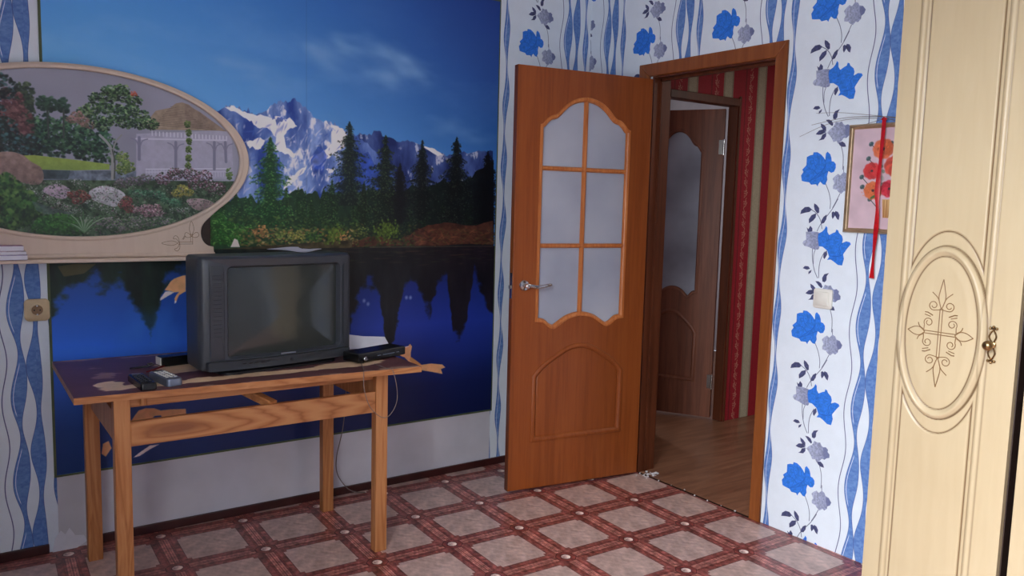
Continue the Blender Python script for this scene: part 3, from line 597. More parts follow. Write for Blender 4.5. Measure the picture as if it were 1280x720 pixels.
    for q in [(-2.3404, 1.4319), (-2.3058, 1.4331), (-2.2705, 1.4438), (-2.3578, 1.4220)]: clump(q[0], q[1], .03, .018, [(128, 116, 128), (96, 92, 96), (88, 100, 80)], 90, (.003, .006))
    for q in [(-2.2079, 1.4462), (-2.1621, 1.4671), (-2.1065, 1.4694), (-2.0499, 1.4619), (-2.0883, 1.4312), (-2.0312, 1.4233), (-1.9926, 1.4146)]: clump(q[0], q[1], .03, .025, [(124, 88, 98), (96, 66, 76), (168, 148, 160), (74, 80, 66), (58, 64, 54)], 130, (.003, .006))
    q = [(-1.9506, 1.4758)][0]; clump(q[0], q[1], .012, .026, [(92, 118, 76), (116, 138, 86)], 70, (.003, .007))
    for q in [(-2.1354, 1.4102), (-2.1542, 1.3903), (-2.1170, 1.3962)]: clump(q[0], q[1], .024, .016, [(150, 146, 76), (126, 124, 66), (174, 164, 92)], 90, (.003, .006))
    for q in [(-2.2716, 1.3871), (-2.2272, 1.3836), (-2.3068, 1.3862), (-2.1914, 1.3605), (-2.1641, 1.3514)]: clump(q[0], q[1], .028, .014, [(78, 116, 88), (96, 136, 104), (56, 90, 68)], 90, (.003, .008))
    # rocks
    def rock_(pts, c): p.poly(spline(pts, 5, True), c, col2=tuple(min(255, v*1.25) for v in c), axis=1, tex=.2, seed=int(c[0]))
    rock_([(-2.8094, 1.4830), (-2.7650, 1.5151), (-2.7207, 1.5236), (-2.6837, 1.5153), (-2.6543, 1.4907), (-2.6243, 1.4702), (-2.6178, 1.4308), (-2.6417, 1.4079), (-2.7094, 1.4187), (-2.8116, 1.4236)], (126, 108, 100))
    rock_([(-2.6231, 1.3865), (-2.6030, 1.4066), (-2.5754, 1.4146), (-2.5479, 1.4066), (-2.5325, 1.3891), (-2.5492, 1.3616), (-2.5809, 1.3627)], (150, 136, 148))
    rock_([(-2.4717, 1.3863), (-2.4465, 1.4053), (-2.4172, 1.4126), (-2.3753, 1.4029), (-2.3459, 1.3804), (-2.3594, 1.3521), (-2.3855, 1.3330), (-2.4273, 1.3461), (-2.4601, 1.3592)], (152, 152, 156))
    rock_([(-2.1222, 1.3620), (-2.0892, 1.3725), (-2.0416, 1.3687), (-2.0129, 1.3495), (-2.0422, 1.3242), (-2.0898, 1.3284)], (128, 112, 112))
    for q in [(-2.5248, 1.3758), (-2.5004, 1.3809), (-2.4845, 1.3677), (-2.5093, 1.3535)]: clump(q[0], q[1], .02, .014, [(128, 76, 68), (104, 62, 58), (140, 98, 86)], 70, (.003, .006))
    for q in [(-2.3421, 1.3572), (-2.3341, 1.3292), (-2.3511, 1.3430)]: clump(q[0], q[1], .02, .018, [(134, 84, 78), (112, 70, 70)], 70, (.003, .006))
    for q in [(-2.2728, 1.3302), (-2.2372, 1.3308), (-2.2995, 1.3203), (-2.2285, 1.3118), (-2.2643, 1.3113)]: clump(q[0], q[1], .024, .016, [(166, 134, 140), (134, 100, 108), (104, 80, 84), (188, 164, 168)], 110, (.003, .005))
    # band of small white flowers
    for q in [(-2.6577, 1.3855), (-2.6349, 1.3773), (-2.6123, 1.3601), (-2.5891, 1.3518), (-2.5658, 1.3388), (-2.5423, 1.3257), (-2.5184, 1.3170), (-2.4687, 1.3453), (-2.4442, 1.3366), (-2.4193, 1.3278), (-2.3943, 1.3189), (-2.1646, 1.3223), (-2.1275, 1.3229), (-2.5154, 1.4257), (-2.5793, 1.4145), (-2.4996, 1.4127)]: clump(q[0], q[1], .022, .012, [(176, 176, 176), (92, 112, 88), (120, 128, 116), (70, 88, 70)], 70, (.002, .004))
    for _ in range(5200):
        x = r.uniform(GX0, GX1); z = r.uniform(GZ0, 1.42); c = [(38, 54, 42), (96, 116, 90), (150, 160, 142), (124, 92, 104), (60, 88, 60), (28, 40, 34)][r.integers(6)]
        p.dab(x, z, r.uniform(.002, .006), r.uniform(.0015, .004), c, .6, r.uniform(-1, 1), .7)
    # foreground
    for q in [(-2.7394, 1.4090), (-2.7181, 1.3837), (-2.7415, 1.3484), (-2.7124, 1.3316), (-2.6816, 1.3497), (-2.7359, 1.2964), (-2.6988, 1.2880), (-2.6676, 1.3148), (-2.7520, 1.2614), (-2.7849, 1.3646), (-2.8157, 1.3126), (-2.8572, 1.3459), (-2.9005, 1.3113), (-2.7975, 1.4156), (-2.8693, 1.3962), (-2.9261, 1.3611), (-2.9676, 1.3435)]: clump(q[0], q[1], .042, .038, [(50, 84, 44), (72, 108, 56), (92, 122, 66), (34, 62, 36)], 130, (.004, .009), 1.4)
    p.poly([(-2.6588, 1.3502), (-2.5899, 1.3249), (-2.5267, 1.3079), (-2.5675, 1.2803), (-2.6446, 1.3152)], (88, 104, 104), alpha=.5, tex=.3)
    for q in [(-2.6072, 1.2710), (-2.5756, 1.2757), (-2.5438, 1.2714), (-2.6234, 1.2531), (-2.5764, 1.2487), (-2.5283, 1.2533)]: clump(q[0], q[1], .042, .03, [(56, 96, 48), (70, 116, 56), (46, 80, 42)], 140, (.004, .008))
    for q in [(-2.4624, 1.2719), (-2.4289, 1.2814), (-2.3953, 1.2770), (-2.3613, 1.2726), (-2.3090, 1.2824), (-2.2740, 1.2731), (-2.3788, 1.2538), (-2.2201, 1.2831), (-2.1838, 1.2737), (-2.3271, 1.2539)]: clump(q[0], q[1], .035, .016, [(84, 108, 78), (110, 128, 96), (60, 84, 62), (120, 112, 116), (140, 128, 134)], 90, (.003, .006))
    for k in range(13):
        q = [(-2.4922, 1.2351)][0]; a = PI/2+(k-6)*.17; l_ = r.uniform(.05, .1)
        p.line(spline([q, (q[0]+math.cos(a)*l_*.5, q[1]+math.sin(a)*l_*.6), (q[0]+math.cos(a)*l_, q[1]+math.sin(a)*l_*.9)], 4), .004, (128, 152, 122) if k % 2 else (80, 112, 76))
    p.a = np.clip((p.a-.42)*1.22+.43, 0, 1)
    return p.image('garden_view')
garden_img = paint_garden()

# ------------------------------------------------------------------ linoleum: one repeat, 0.33 m
FS = 0.32955
def paint_lino():
    p = Paint(0, 1, 0, 1, 640, (134, 76, 70)); X, Z = p.grid(); r = np.random.default_rng(4)
    # tile-able marbling: sum of waves with whole periods
    def tnoise(seed, n, kmax):
        q = np.random.default_rng(seed); t = np.zeros((p.h, p.w))
        for _ in range(n):
            kx, kz = q.integers(-kmax, kmax+1, 2); t = t+np.cos(2*PI*(kx*X+kz*Z)+q.uniform(0, 6.28))/(1+.25*math.hypot(kx, kz))
        return t/np.std(t)
    n1 = tnoise(1, 60, 12); n2 = tnoise(2, 80, 40); n3 = tnoise(5, 40, 5)
    p.a *= (1+.10*n1+.10*n2)[..., None]
    def band(m, col, k=1.0): p.a[:] += (np.array(col)/255*(1+.10*n2+.08*n1)[..., None]-p.a)*(np.clip(m, 0, 1)*k)[..., None]
    ax = np.minimum(X, 1-X)+0*Z; az = np.minimum(Z, 1-Z)+0*X       # distance to the lattice lines (octagons at the corners)
    e = lambda d, a, b: np.clip((d-a)*p.ppm*.6, 0, 1)*np.clip((b-d)*p.ppm*.6, 0, 1)
    for u, w in ((ax, az), (az, ax)):
        m = (w > .13)
        band(e(u, -.1, .052)*m, (172, 110, 100)); band(e(u, .052, .062)*m, (88, 42, 42)); band(e(u, .0, .008)*m, (92, 46, 44))
        band(e(u, .066, .088)*m, (122, 60, 54)); band(e(u, .022, .030)*m, (110, 52, 48)); band(e(u, .036, .042)*m*.6, (190, 134, 120))
        blob = np.clip(np.sin(2*PI*w*7+n1*.7)*1.6-.6, 0, 1)
        band(e(u, .004, .05)*m*blob, (178, 118, 100), .55)
    # corner medallions
    R = np.hypot(ax, az); oc = np.maximum(np.maximum(ax, az), (ax+az)/1.38)
    band((oc < .125)*1.0, (112, 56, 54)); band(e(oc, .085, .118), (124, 62, 56), .8); band(e(oc, .118, .128), (58, 22, 24))
    band(e(oc, .055, .066), (58, 22, 24)); band((np.maximum(np.maximum(ax, az), (ax+az)/1.38) < .056)*1.0, (200, 172, 162))
    # beige field with stepped corners
    hx = np.abs(X-.5)+0*Z; hz = np.abs(Z-.5)+0*X; h = .350
    sq = (np.maximum(hx, hz) < h) & ~((hx > h-.046) & (hz > h-.046))
    sqo = (np.maximum(hx, hz) < h+.007) & ~((hx > h-.040) & (hz > h-.040))
    band(sqo*1.0, (84, 38, 38)); c = np.array((192, 162, 152))/255
    p.a[sq] = (c*(1+.035*n3+.03*n1+.02*n2)[..., None])[sq]
    return p.image('linoleum_print')
lino_img = paint_lino()

# ------------------------------------------------------------------ hallway wallpaper, one repeat 0.29 x 0.53 m
def paint_hall():
    p = Paint(0, .32, 0, .53, 1300, (150, 34, 46)); r = np.random.default_rng(8)
    X, Z = p.grid()
    def stripe(a, b, c): p.a[:, int(a*p.ppm):int(b*p.ppm)] = np.array(c)/255
    stripe(.115, .205, (170, 160, 138)); stripe(.118, .121, (96, 70, 60)); stripe(.199, .202, (96, 70, 60)); stripe(.125, .127, (120, 100, 84)); stripe(.193, .195, (120, 100, 84))
    stripe(.0, .012, (118, 34, 40)); 
    FC = (196, 150, 126)
    for k in range(4):
        z0 = k*.1325
        for j in range(2):
            s = 1 if (k+j) % 2 else -1; zc = z0+.033+j*.066; x = .055+s*.006
            p.line(spline([(.055-s*.012, zc-.033), (.055+s*.012, zc-.012), (.055+s*.004, zc+.012), (.055+s*.012, zc+.033)], 6), .003, FC)
            for a in np.linspace(0, 2*PI, 6)[:-1]: p.dab(x+.011*math.cos(a), zc+.011*math.sin(a), .007, .005, FC, .75, a)
            p.dab(x, zc, .005, .005, (150, 80, 74), .8)
            for q in range(3): p.dab(x-s*(.014+.003*q), zc-.02+.014*q, .007, .0035, (180, 130, 108), .8, s*(.6+q*.4))
    p.a *= (.92+.16*fbm(p.h, p.w, 6, 9, 2))[..., None]
    return p.image('hall_print')
hall_img = paint_hall()

# ------------------------------------------------------------------ worn varnish of the table top (1.21 x 0.70 m)
TW, TD = 1.20, 0.70
def paint_top():
    p = Paint(0, TW, 0, TD, 700, (104, 64, 66)); r = np.random.default_rng(2)
    n = fbm(p.h, p.w, 90, 3, 5, .5); p.a *= (.86+.3*n)[..., None]
    X, Z = p.grid(); n2 = fbm(p.h, p.w, 70, 13, 5, .45)
    def worn(m): p.a[:] += (np.array((238, 204, 166))/255*(.88+.24*n)[..., None]-p.a)*np.clip(m, 0, 1)[..., None]
    edge = np.exp(-((Z-.075)/.035)**2)                       # a strip just behind the front edge
    worn(np.clip((edge*.66+n2*.9-.78)*26, 0, 1)*np.clip((X-.08+.1*(n-.5))*60, 0, 1)*np.clip((1.09-X)*60, 0, 1))
    worn(np.clip((np.exp(-((X-.12)/.05)**2-((Z-.15)/.06)**2)*.9+n2*.7-.78)*20, 0, 1))
    worn(np.clip((np.exp(-((Z-.64)/.05)**2)*.45+n2*.85-.80)*22, 0, 1)*.55)
    worn(np.clip((np.exp(-((X-.13)/.06)**2-((Z-.33)/.22)**2)*.5+n2*.8-.82)*18, 0, 1)*.45)
    worn(np.clip((np.exp(-((X-.40)/.13)**2-((Z-.32)/.13)**2)*.95+n2*.6-.80)*20, 0, 1)*.9)
    worn(np.clip((np.exp(-((X-.95)/.20)**2-((Z-.10)/.045)**2)*.9+n2*.5-.72)*20, 0, 1))
    return p.image('tabletop_print')
top_img = paint_top()

# ------------------------------------------------------------------ the poppies in the gold frame, 0.27 x 0.386 m, u = left to right
def paint_poppies():
    p = Paint(0, .27, 0, .386, 1500, (214, 186, 196)); r = np.random.default_rng(6)
    p.a *= (.93+.14*fbm(p.h, p.w, 90, 4, 3))[..., None]
    def poppy(x, z, s, c, n=9):
        for k in range(n):
            a = 2*PI*k/n+.3; p.dab(x+s*.42*math.cos(a), z+s*.36*math.sin(a), s*.5, s*.42, np.array(c)*r.uniform(.85, 1.1), .9, a, .25)
        for k in range(26): p.dab(x+r.normal(0, s*.3), z+r.normal(0, s*.3), s*.1, s*.05, np.array(c)*r.uniform(.65, 1.2), .5, r.uniform(0, 3))
        p.dab(x, z, s*.16, s*.15, (90, 50, 60), .8); p.dab(x, z, s*.08, s*.08, (60, 70, 60), .9)
    def bud(x, z, a=.6):
        p.line([(x, z), (x+.03, z-.03)], .003, (70, 86, 84)); p.dab(x, z, .012, .010, (78, 96, 98), 1, a); p.dab(x-.005, z+.003, .005, .004, (110, 128, 130), .8)
    for k in range(60): p.dab(r.uniform(.08, .2), r.uniform(.13, .25), r.uniform(.005, .014), r.uniform(.004, .01), [(150, 164, 150), (196, 206, 206), (94, 124, 92)][k % 3], .6, r.uniform(0, 3))
    for q in ((.075, .325), (.068, .27), (.045, .20), (.05, .162), (.155, .325), (.085, .115), (.215, .30)): bud(*q)
    poppy(.125, .305, .05, (222, 112, 74)); poppy(.085, .223, .042, (206, 66, 66)); poppy(.095, .148, .045, (226, 120, 76)); poppy(.175, .24, .05, (208, 84, 70)); poppy(.16, .155, .042, (196, 58, 72)); poppy(.215, .19, .04, (224, 110, 80))
    p.poly([(.135, .115), (.185, .115), (.178, .045), (.142, .045)], (188, 140, 92), col2=(214, 174, 120))
    for k in range(4): p.line([(.143+k*.012, .112), (.146+k*.009, .048)], .002, (150, 100, 64))
    p.dab(.10, .125, .02, .006, (70, 110, 70), .9, .5); p.dab(.19, .12, .02, .006, (70, 110, 70), .9, -.5)
    return p.image('poppy_print')
poppy_img = paint_poppies()

M_wallpaper = printed('room_wallpaper', wall_img, rough=.62, grain=.03, bump=.25, gscale=260, spec=.3)
M_mural = printed('mural_paper', mural_img, rough=.42, grain=.02, bump=.04, gscale=30, spec=.4)
M_garden = printed('painted_garden_view', garden_img, rough=.3, grain=.02, bump=.02, spec=.4, coat=.3)
M_lino = printed('linoleum', lino_img, rough=.33, grain=.08, bump=.12, gscale=45, spec=.5)
M_hall = printed('hallway_wallpaper', hall_img, rough=.6, grain=.05, bump=.15, spec=.3)
M_top = printed('worn_varnish', top_img, rough=.42, grain=.05, bump=.15, gscale=90)
M_poppy = printed('poppy_paper', poppy_img, rough=.22, grain=.02, bump=.25, gscale=14, coat=.6)

M_oak = wood('orange_veneer', (128, 62, 22), (143, 72, 28), (152, 80, 34), scale=(22, 22, 1.1), rough=.38, bump=.05, bands=.12)
M_casing = wood('casing_veneer', (122, 64, 26), (136, 74, 32), (150, 86, 42), scale=(16, 16, .9), rough=.4, bump=.08)
M_bead = wood('door_bead', (166, 92, 44), (188, 110, 56), (204, 130, 74), scale=(30, 30, 2), rough=.35, bump=.05)
M_jamb = wood('dark_jamb', (74, 34, 16), (90, 44, 22), (102, 52, 28), scale=(16, 16, .9), rough=.45, bump=.08)
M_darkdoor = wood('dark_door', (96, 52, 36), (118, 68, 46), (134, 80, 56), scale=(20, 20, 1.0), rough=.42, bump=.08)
M_pine = wood('pine', (160, 98, 52), (182, 118, 68), (198, 138, 88), scale=(11, 11, .9), rough=.45, knots=True, bump=.12, dist=1.4)
M_pineh = wood('pine_along', (158, 96, 52), (180, 118, 70), (198, 138, 88), scale=(1.0, 9, 9), rough=.45, knots=True, bump=.12, dist=1.6)
def knotty():
    t = Nt('knotty_pine'); v = t.coords((1, 1, 1)); sp = t.n('ShaderNodeSeparateXYZ'); t.l(v, sp.inputs[0])
    nz = t.n('ShaderNodeTexNoise', i_Scale=2.0, i_Detail=2.0); t.l(t.coords((1, 10, 10)), nz.inputs['Vector'])
    def M(op, a, b=None, v1=None):
        d = t.n('ShaderNodeMath', operation=op)
        (t.l(a, d.inputs[0]) if not isinstance(a, float) else None)
        if b is not None: t.l(b, d.inputs[1])
        if v1 is not None: d.inputs[1].default_value = v1
        return d.outputs[0]
    x = M('MULTIPLY', M('ADD', sp.outputs[0], v1=-.305), v1=.20); z = M('ADD', sp.outputs[2], v1=-.608)
    ax = M('ABSOLUTE', x); r2 = M('ADD', M('MULTIPLY', ax, v1=1.0), M('ABSOLUTE', z))
    d = M('SQRT', M('ADD', M('MULTIPLY', x, x), M('MULTIPLY', z, z)))
    q = M('ADD', M('MULTIPLY', d, v1=80.0), M('MULTIPLY', nz.outputs[0], v1=5.0))
    w = M('PINGPONG', q, v1=1.0)
    c = t.ramp(w, [(.0, (150, 90, 50)), (.25, (174, 112, 66)), (.8, (190, 132, 84))])
    core = t.n('ShaderNodeMapRange', j1=.010, j2=.024); t.l(d, core.inputs[0])
    mx = t.n('ShaderNodeMix', data_type='RGBA'); mx.inputs[6].default_value = rgba((138, 84, 50)); t.l(core.outputs[0], mx.inputs[0]); t.l(c, mx.inputs[7])
    t.l(mx.outputs[2], t.b.inputs['Base Color']); t.b.inputs['Roughness'].default_value = .42; return t.m
M_knot = knotty()
M_chrome = plain('polished_metal', (206, 204, 200), .18, 1.0, .03)
M_brass = plain('old_brass', (150, 122, 84), .28, 1.0, .1)
M_gold = plain('gilt_moulding', (196, 170, 138), .35, .75, .1, bump=.1)
M_white = plain('white_plastic', (232, 228, 218), .35, 0, .02)
M_ivory = plain('ivory_plastic', (214, 188, 148), .35, 0, .04)
M_hole = plain('dark_hole', (38, 26, 18), .6)
M_paint = plain('white_paint', (206, 204, 212), .7, 0, .035, 6, .12)
M_ceil = plain('ceiling_paint', (228, 226, 222), .8, 0, .02, 4)
M_plaster = plain('grey_plaster', (176, 168, 172), .8, 0, .05, 6)
M_base = plain('dark_baseboard', (62, 26, 24), .4, 0, .12, 12)
M_edge = plain('mural_border', (86, 98, 66), .6, 0, .12, 14)
M_tv = plain('charcoal_plastic', (58, 62, 68), .36, 0, .04, 60, .05)
M_tvdark = plain('black_plastic', (22, 22, 26), .4, 0, .1, 40)
M_tvpanel = plain('grey_panel', (50, 54, 60), .42, 0, .05, 60)
M_black = plain('glossy_black', (14, 15, 17), .25, 0, .1)
M_paper = plain('white_paper', (226, 226, 236), .7, 0, .03, 20)
M_cable = plain('dark_cable', (40, 36, 38), .5)
M_gcable = plain('grey_cable', (120, 106, 100), .5)
M_redcable = plain('red_cable', (130, 26, 24), .5)
M_silver = plain('silver_plastic', (122, 130, 146), .3, .5, .05)
M_ribbon = plain('red_ribbon', (190, 18, 30), .35, 0, .12, 60)
M_grass = plain('dry_grass', (112, 104, 100), .7)
M_crumb = plain('plaster_crumbs', (210, 206, 208), .8)

def cream(name, k=1.0, warm=0):
    t = Nt(name); v = t.coords((14, 14, 1.6))
    n = t.n('ShaderNodeTexNoise', i_Scale=3.0, i_Detail=6.0, i_Distortion=.3); t.l(v, n.inputs['Vector'])
    n2 = t.n('ShaderNodeTexNoise', i_Scale=2.2, i_Detail=2.0); t.l(t.coords(), n2.inputs['Vector'])
    mx = t.n('ShaderNodeMix', i_Factor=.5); t.l(n.outputs[0], mx.inputs[2]); t.l(n2.outputs[0], mx.inputs[3])
    c = t.ramp(mx.outputs[0], [(.3, (187*k, 167*k, 133*k+warm)), (.5, (192*k, 173*k, 139*k+warm)), (.72, (197*k, 179*k, 146*k+warm))])
    at = t.n('ShaderNodeAttribute', attribute_name='patina')          # brown patina rubbed into the grooves
    cm = t.n('ShaderNodeMix', data_type='RGBA'); cm.inputs[7].default_value = rgba((98, 68, 36))
    t.l(at.outputs['Fac'], cm.inputs[0]); t.l(c, cm.inputs[6]); t.l(cm.outputs[2], t.b.inputs['Base Color'])
    t.b.inputs['Roughness'].default_value = .36; t.bump(n.outputs[0], .02, .0004)
    return t.m
M_cream = cream('cream_lacquer')
M_creamlight = cream('pale_cream_lacquer', 1.13, 20)
M_wside = plain('dark_wardrobe_side', (52, 36, 30), .5)

def frosted(name, c0, c1, trans=.35):
    t = Nt(name); n = t.n('ShaderNodeTexNoise', i_Scale=2.6, i_Detail=3.0); t.l(t.coords(), n.inputs['Vector'])
    n2 = t.n('ShaderNodeTexNoise', i_Scale=160.0, i_Detail=2.0); t.l(t.coords(), n2.inputs['Vector'])
    t.l(t.ramp(n.outputs[0], [(.3, c0), (.7, c1)]), t.b.inputs['Base Color'])
    t.b.inputs['Roughness'].default_value = .5; t.b.inputs['Transmission Weight'].default_value = trans; t.b.inputs['IOR'].default_value = 1.3
    t.bump(n2.outputs[0], .3, .0006); return t.m
M_frost = frosted('frosted_glass', (176, 182, 200), (206, 210, 222), .3)
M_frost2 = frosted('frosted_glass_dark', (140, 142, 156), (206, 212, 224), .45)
def screen_mat():
    t = Nt('tube_glass'); t.b.inputs['Base Color'].default_value = rgba((50, 54, 54)); n = t.n('ShaderNodeTexNoise', i_Scale=3.0); t.l(t.coords(), n.inputs['Vector'])
    t.l(t.ramp(n.outputs[0], [(.3, (52, 57, 56)), (.7, (60, 65, 62))]), t.b.inputs['Base Color'])
    t.b.inputs['Roughness'].default_value = .16; t.b.inputs['Coat Weight'].default_value = .1; return t.m
M_screen = screen_mat()
def pane_mat():
    t = Nt('window_glass'); gl = t.n('ShaderNodeBsdfGlossy', i_Roughness=.02); tr = t.n('ShaderNodeBsdfTransparent'); mx = t.n('ShaderNodeMixShader', j0=.06)
    t.l(tr.outputs[0], mx.inputs[1]); t.l(gl.outputs[0], mx.inputs[2]); t.l(mx.outputs[0], t.t.nodes['Material Output'].inputs[0]); return t.m
M_pane = pane_mat()
def hallfloor():
    t = Nt('hall_laminate'); v = t.coords((1, 1, 1)); sp = t.n('ShaderNodeSeparateXYZ'); t.l(v, sp.inputs[0])
    q = t.n('ShaderNodeMath', operation='MULTIPLY', j1=6.5); t.l(sp.outputs[1], q.inputs[0]); fl = t.n('ShaderNodeMath', operation='FLOOR'); t.l(q.outputs[0], fl.inputs[0])
    wn = t.n('ShaderNodeTexWhiteNoise', noise_dimensions='1D'); t.l(fl.outputs[0], wn.inputs['W'])
    n = t.n('ShaderNodeTexNoise', i_Scale=3.0, i_Detail=6.0, i_Distortion=.6); t.l(t.coords((1, 9, 1)), n.inputs['Vector'])
    c = t.ramp(n.outputs[0], [(.25, (112, 74, 54)), (.5, (136, 94, 70)), (.75, (156, 112, 86))])
    t.l(t.mul(c, wn.outputs[0], .88, 1.1), t.b.inputs['Base Color']); t.b.inputs['Roughness'].default_value = .35; return t.m
M_hallfloor = hallfloor()

# ------------------------------------------------------------------ the room shell
CH = 2.56; XL = -3.2; YB = -5.6
def struct(name, bm, mats, **k): return tag(obj(name, bm, mats, **k), kind='structure')
bm = B(); box(bm, XL-.1, 0.0, YB-.1, 0.1, -.06, 0)
fl = struct('floor', bm, M_lino)
ca, sa = math.cos(-.03057), math.sin(-.03057)
def floor_uv(co):
    x, y = co.x+.6143, co.y+.4453
    return ((x*ca+y*sa)/FS, (-x*sa+y*ca)/FS)
set_uv(fl, floor_uv)
bm = B(); box(bm, XL-.1, 0, YB-.1, 0.1, CH, CH+.08); struct('ceiling', bm, M_ceil)
# back wall: wallpaper left and right of the mural, white painted plinth zone below it
bm = B()
for x0, x1, z0, z1, mi in ((XL-.1, -2.606, 0, CH, 0), (-.603, 0, 0, CH, 0), (-2.606, -.603, .30, CH, 0), (-2.606, -.603, 0, .30, 1)):
    box(bm, x0, x1, 0, .1, z0, z1, mi=mi)
wb = struct('wall_back', bm, [M_wallpaper, M_paint])
def wb_uv(co):
    off = .615 if co.x > -.9 else .045
    u = co.x+off if co.x > -.9 else co.x+.065+.02
    return (u/TU, co.z/TV)
me = wb.data; uvl = me.uv_layers.new(name='UVMap')
for pl in me.polygons:
    right = pl.center.x > -.9
    for li in pl.loop_indices:
        co = me.vertices[me.loops[li].vertex_index].co
        uvl.data[li].uv = ((co.x+(.615 if right else .060))/TU, co.z/TV)
# right wall with the doorway
OY0, OY1, OZ = -.493, -1.238, 2.035
bm = B()
box(bm, 0, .11, OY0, 0, 0, CH); box(bm, 0, .11, OY1, OY0, OZ, CH); box(bm, 0, .11, YB, OY1, 0, CH)
wr = struct('wall_right', bm, M_wallpaper)
me = wr.data; uvl = me.uv_layers.new(name='UVMap')
for pl in me.polygons:
    for li in pl.loop_indices:
        co = me.vertices[me.loops[li].vertex_index].co; uvl.data[li].uv = ((-co.y-U0)/TU, co.z/TV)
# left wall with the window the daylight comes through
WY0, WY1, WZ0, WZ1 = -3.75, -2.45, .78, 2.26
bm = B(); box(bm, XL-.1, XL, YB, WY0, 0, CH); box(bm, XL-.1, XL, WY1, 0, 0, CH); box(bm, XL-.1, XL, WY0, WY1, 0, WZ0); box(bm, XL-.1, XL, WY0, WY1, WZ1, CH)
wl = struct('wall_left', bm, M_wallpaper); set_uv(wl, lambda co: ((co.y+.1)/TU, co.z/TV))
bm = B(); box(bm, XL-.1, 0, YB-.1, YB, 0, CH); wf = struct('wall_front', bm, M_wallpaper); set_uv(wf, lambda co: (co.x/TU, co.z/TV))
bm = B()
for y0, y1, z0, z1 in ((WY0, WY0+.06, WZ0, WZ1), (WY1-.06, WY1, WZ0, WZ1), (WY0, WY1, WZ0, WZ0+.06), (WY0, WY1, WZ1-.06, WZ1), ((WY0+WY1)/2-.05, (WY0+WY1)/2+.05, WZ0, WZ1)):
    box(bm, XL-.07, XL-.02, y0, y1, z0, z1, .004)
wn = struct('window_1', bm, M_white)
bm = B(); box(bm, XL-.05, XL-.045, WY0+.05, WY1-.05, WZ0+.05, WZ1-.05); obj('pane', bm, M_pane, wn)
bm = B(); box(bm, XL-.02, XL+.18, WY0-.05, WY1+.05, WZ0-.04, WZ0, .01); obj('window_sill', bm, M_white, wn)

# baseboard of the back wall; it stops short where the paper is torn
bm = B(); box(bm, -2.485, -.012, -.014, 0, 0, .036, .003); struct('baseboard_back', bm, M_base)
bm = B(); box(bm, XL, -2.64, -.014, 0, 0, .036, .003); struct('baseboard_left_end', bm, M_base)

# hallway and the dark room behind the second door
HY = -.056
bm = B(); box(bm, 0.0, 3.2, -3.4, 3.2, -.055, -.002); box(bm, 0.0, .11, OY1, OY0, -.02, 0.0005)
struct('floor_hall', bm, M_hallfloor)
DX0, DX1, DZ = .57, 1.188, 2.035
bm = B(); box(bm, .11, DX0, HY, .01, 0, CH); box(bm, DX0, DX1, HY, .01, DZ, CH); box(bm, DX1, 3.2, HY, .01, 0, CH)
wh = struct('wall_hall', bm, M_hall); set_uv(wh, lambda co: ((co.x+.034)/.32, co.z/.53))
bm = B(); box(bm, 3.2, 3.3, -3.4, 3.2, 0, CH); struct('wall_hall_far', bm, M_plaster)
bm = B(); box(bm, .11, 3.2, -3.5, -3.4, 0, CH); struct('wall_hall_side', bm, M_plaster)
bm = B(); box(bm, 0, 3.3, -3.5, 3.2, CH, CH+.08); struct('ceiling_hall', bm, M_ceil)
bm = B(); box(bm, 0, 3.3, 3.1, 3.2, 0, CH); box(bm, 0.0, .11, .1, 3.1, 0, CH); struct('wall_far_room', bm, M_plaster)

# ------------------------------------------------------------------ door casings and jambs
cs = tag(thing('door_casing', 'orange-brown wooden door casing around the open doorway', 'door frame'), kind='structure')
for k in ('category',): del cs[k]
cs.name = 'trim_1'
yi0, yi1, yo0, yo1, zi, zo = -.478, -1.226, -.405, -1.284, 2.030, 2.094
def casing_board(name, pts):
    bm = plate(pts, [], -.0075, .0075, .005)
    bmesh.ops.transform(bm, matrix=Matrix(((0, 1, 0, -.0075), (-1, 0, 0, 0), (0, 0, 1, 0), (0, 0, 0, 1))), verts=bm.verts)
    return obj(name, bm, M_casing, cs)
casing_board('casing_board', [(-yi0, 0), (-yi0, zi), (-yo0, zo), (-yo0, 0)][::-1])
casing_board('casing_board', [(-yo1, 0), (-yo1, zo), (-yi1, zi), (-yi1, 0)][::-1])
casing_board('casing_board', [(-yo0, zo), (-yi0, zi), (-yi1, zi), (-yo1, zo)][::-1])
bm = B(); box(bm, -.003, .113, OY0-.012, OY0, 0, OZ); box(bm, .04, .055, OY0-.024, OY0-.012, 0, OZ-.012); obj('jamb', bm, M_jamb, cs)
bm = B(); box(bm, -.003, .113, OY1, OY1+.012, 0, OZ); box(bm, .04, .055, OY1+.012, OY1+.024, 0, OZ-.012); obj('jamb', bm, M_jamb, cs)
bm = B(); box(bm, -.003, .113, OY1+.012, OY0-.012, OZ-.012, OZ); box(bm, .04, .055, OY1+.012, OY0-.012, OZ-.024, OZ-.012); obj('head_jamb', bm, M_jamb, cs)

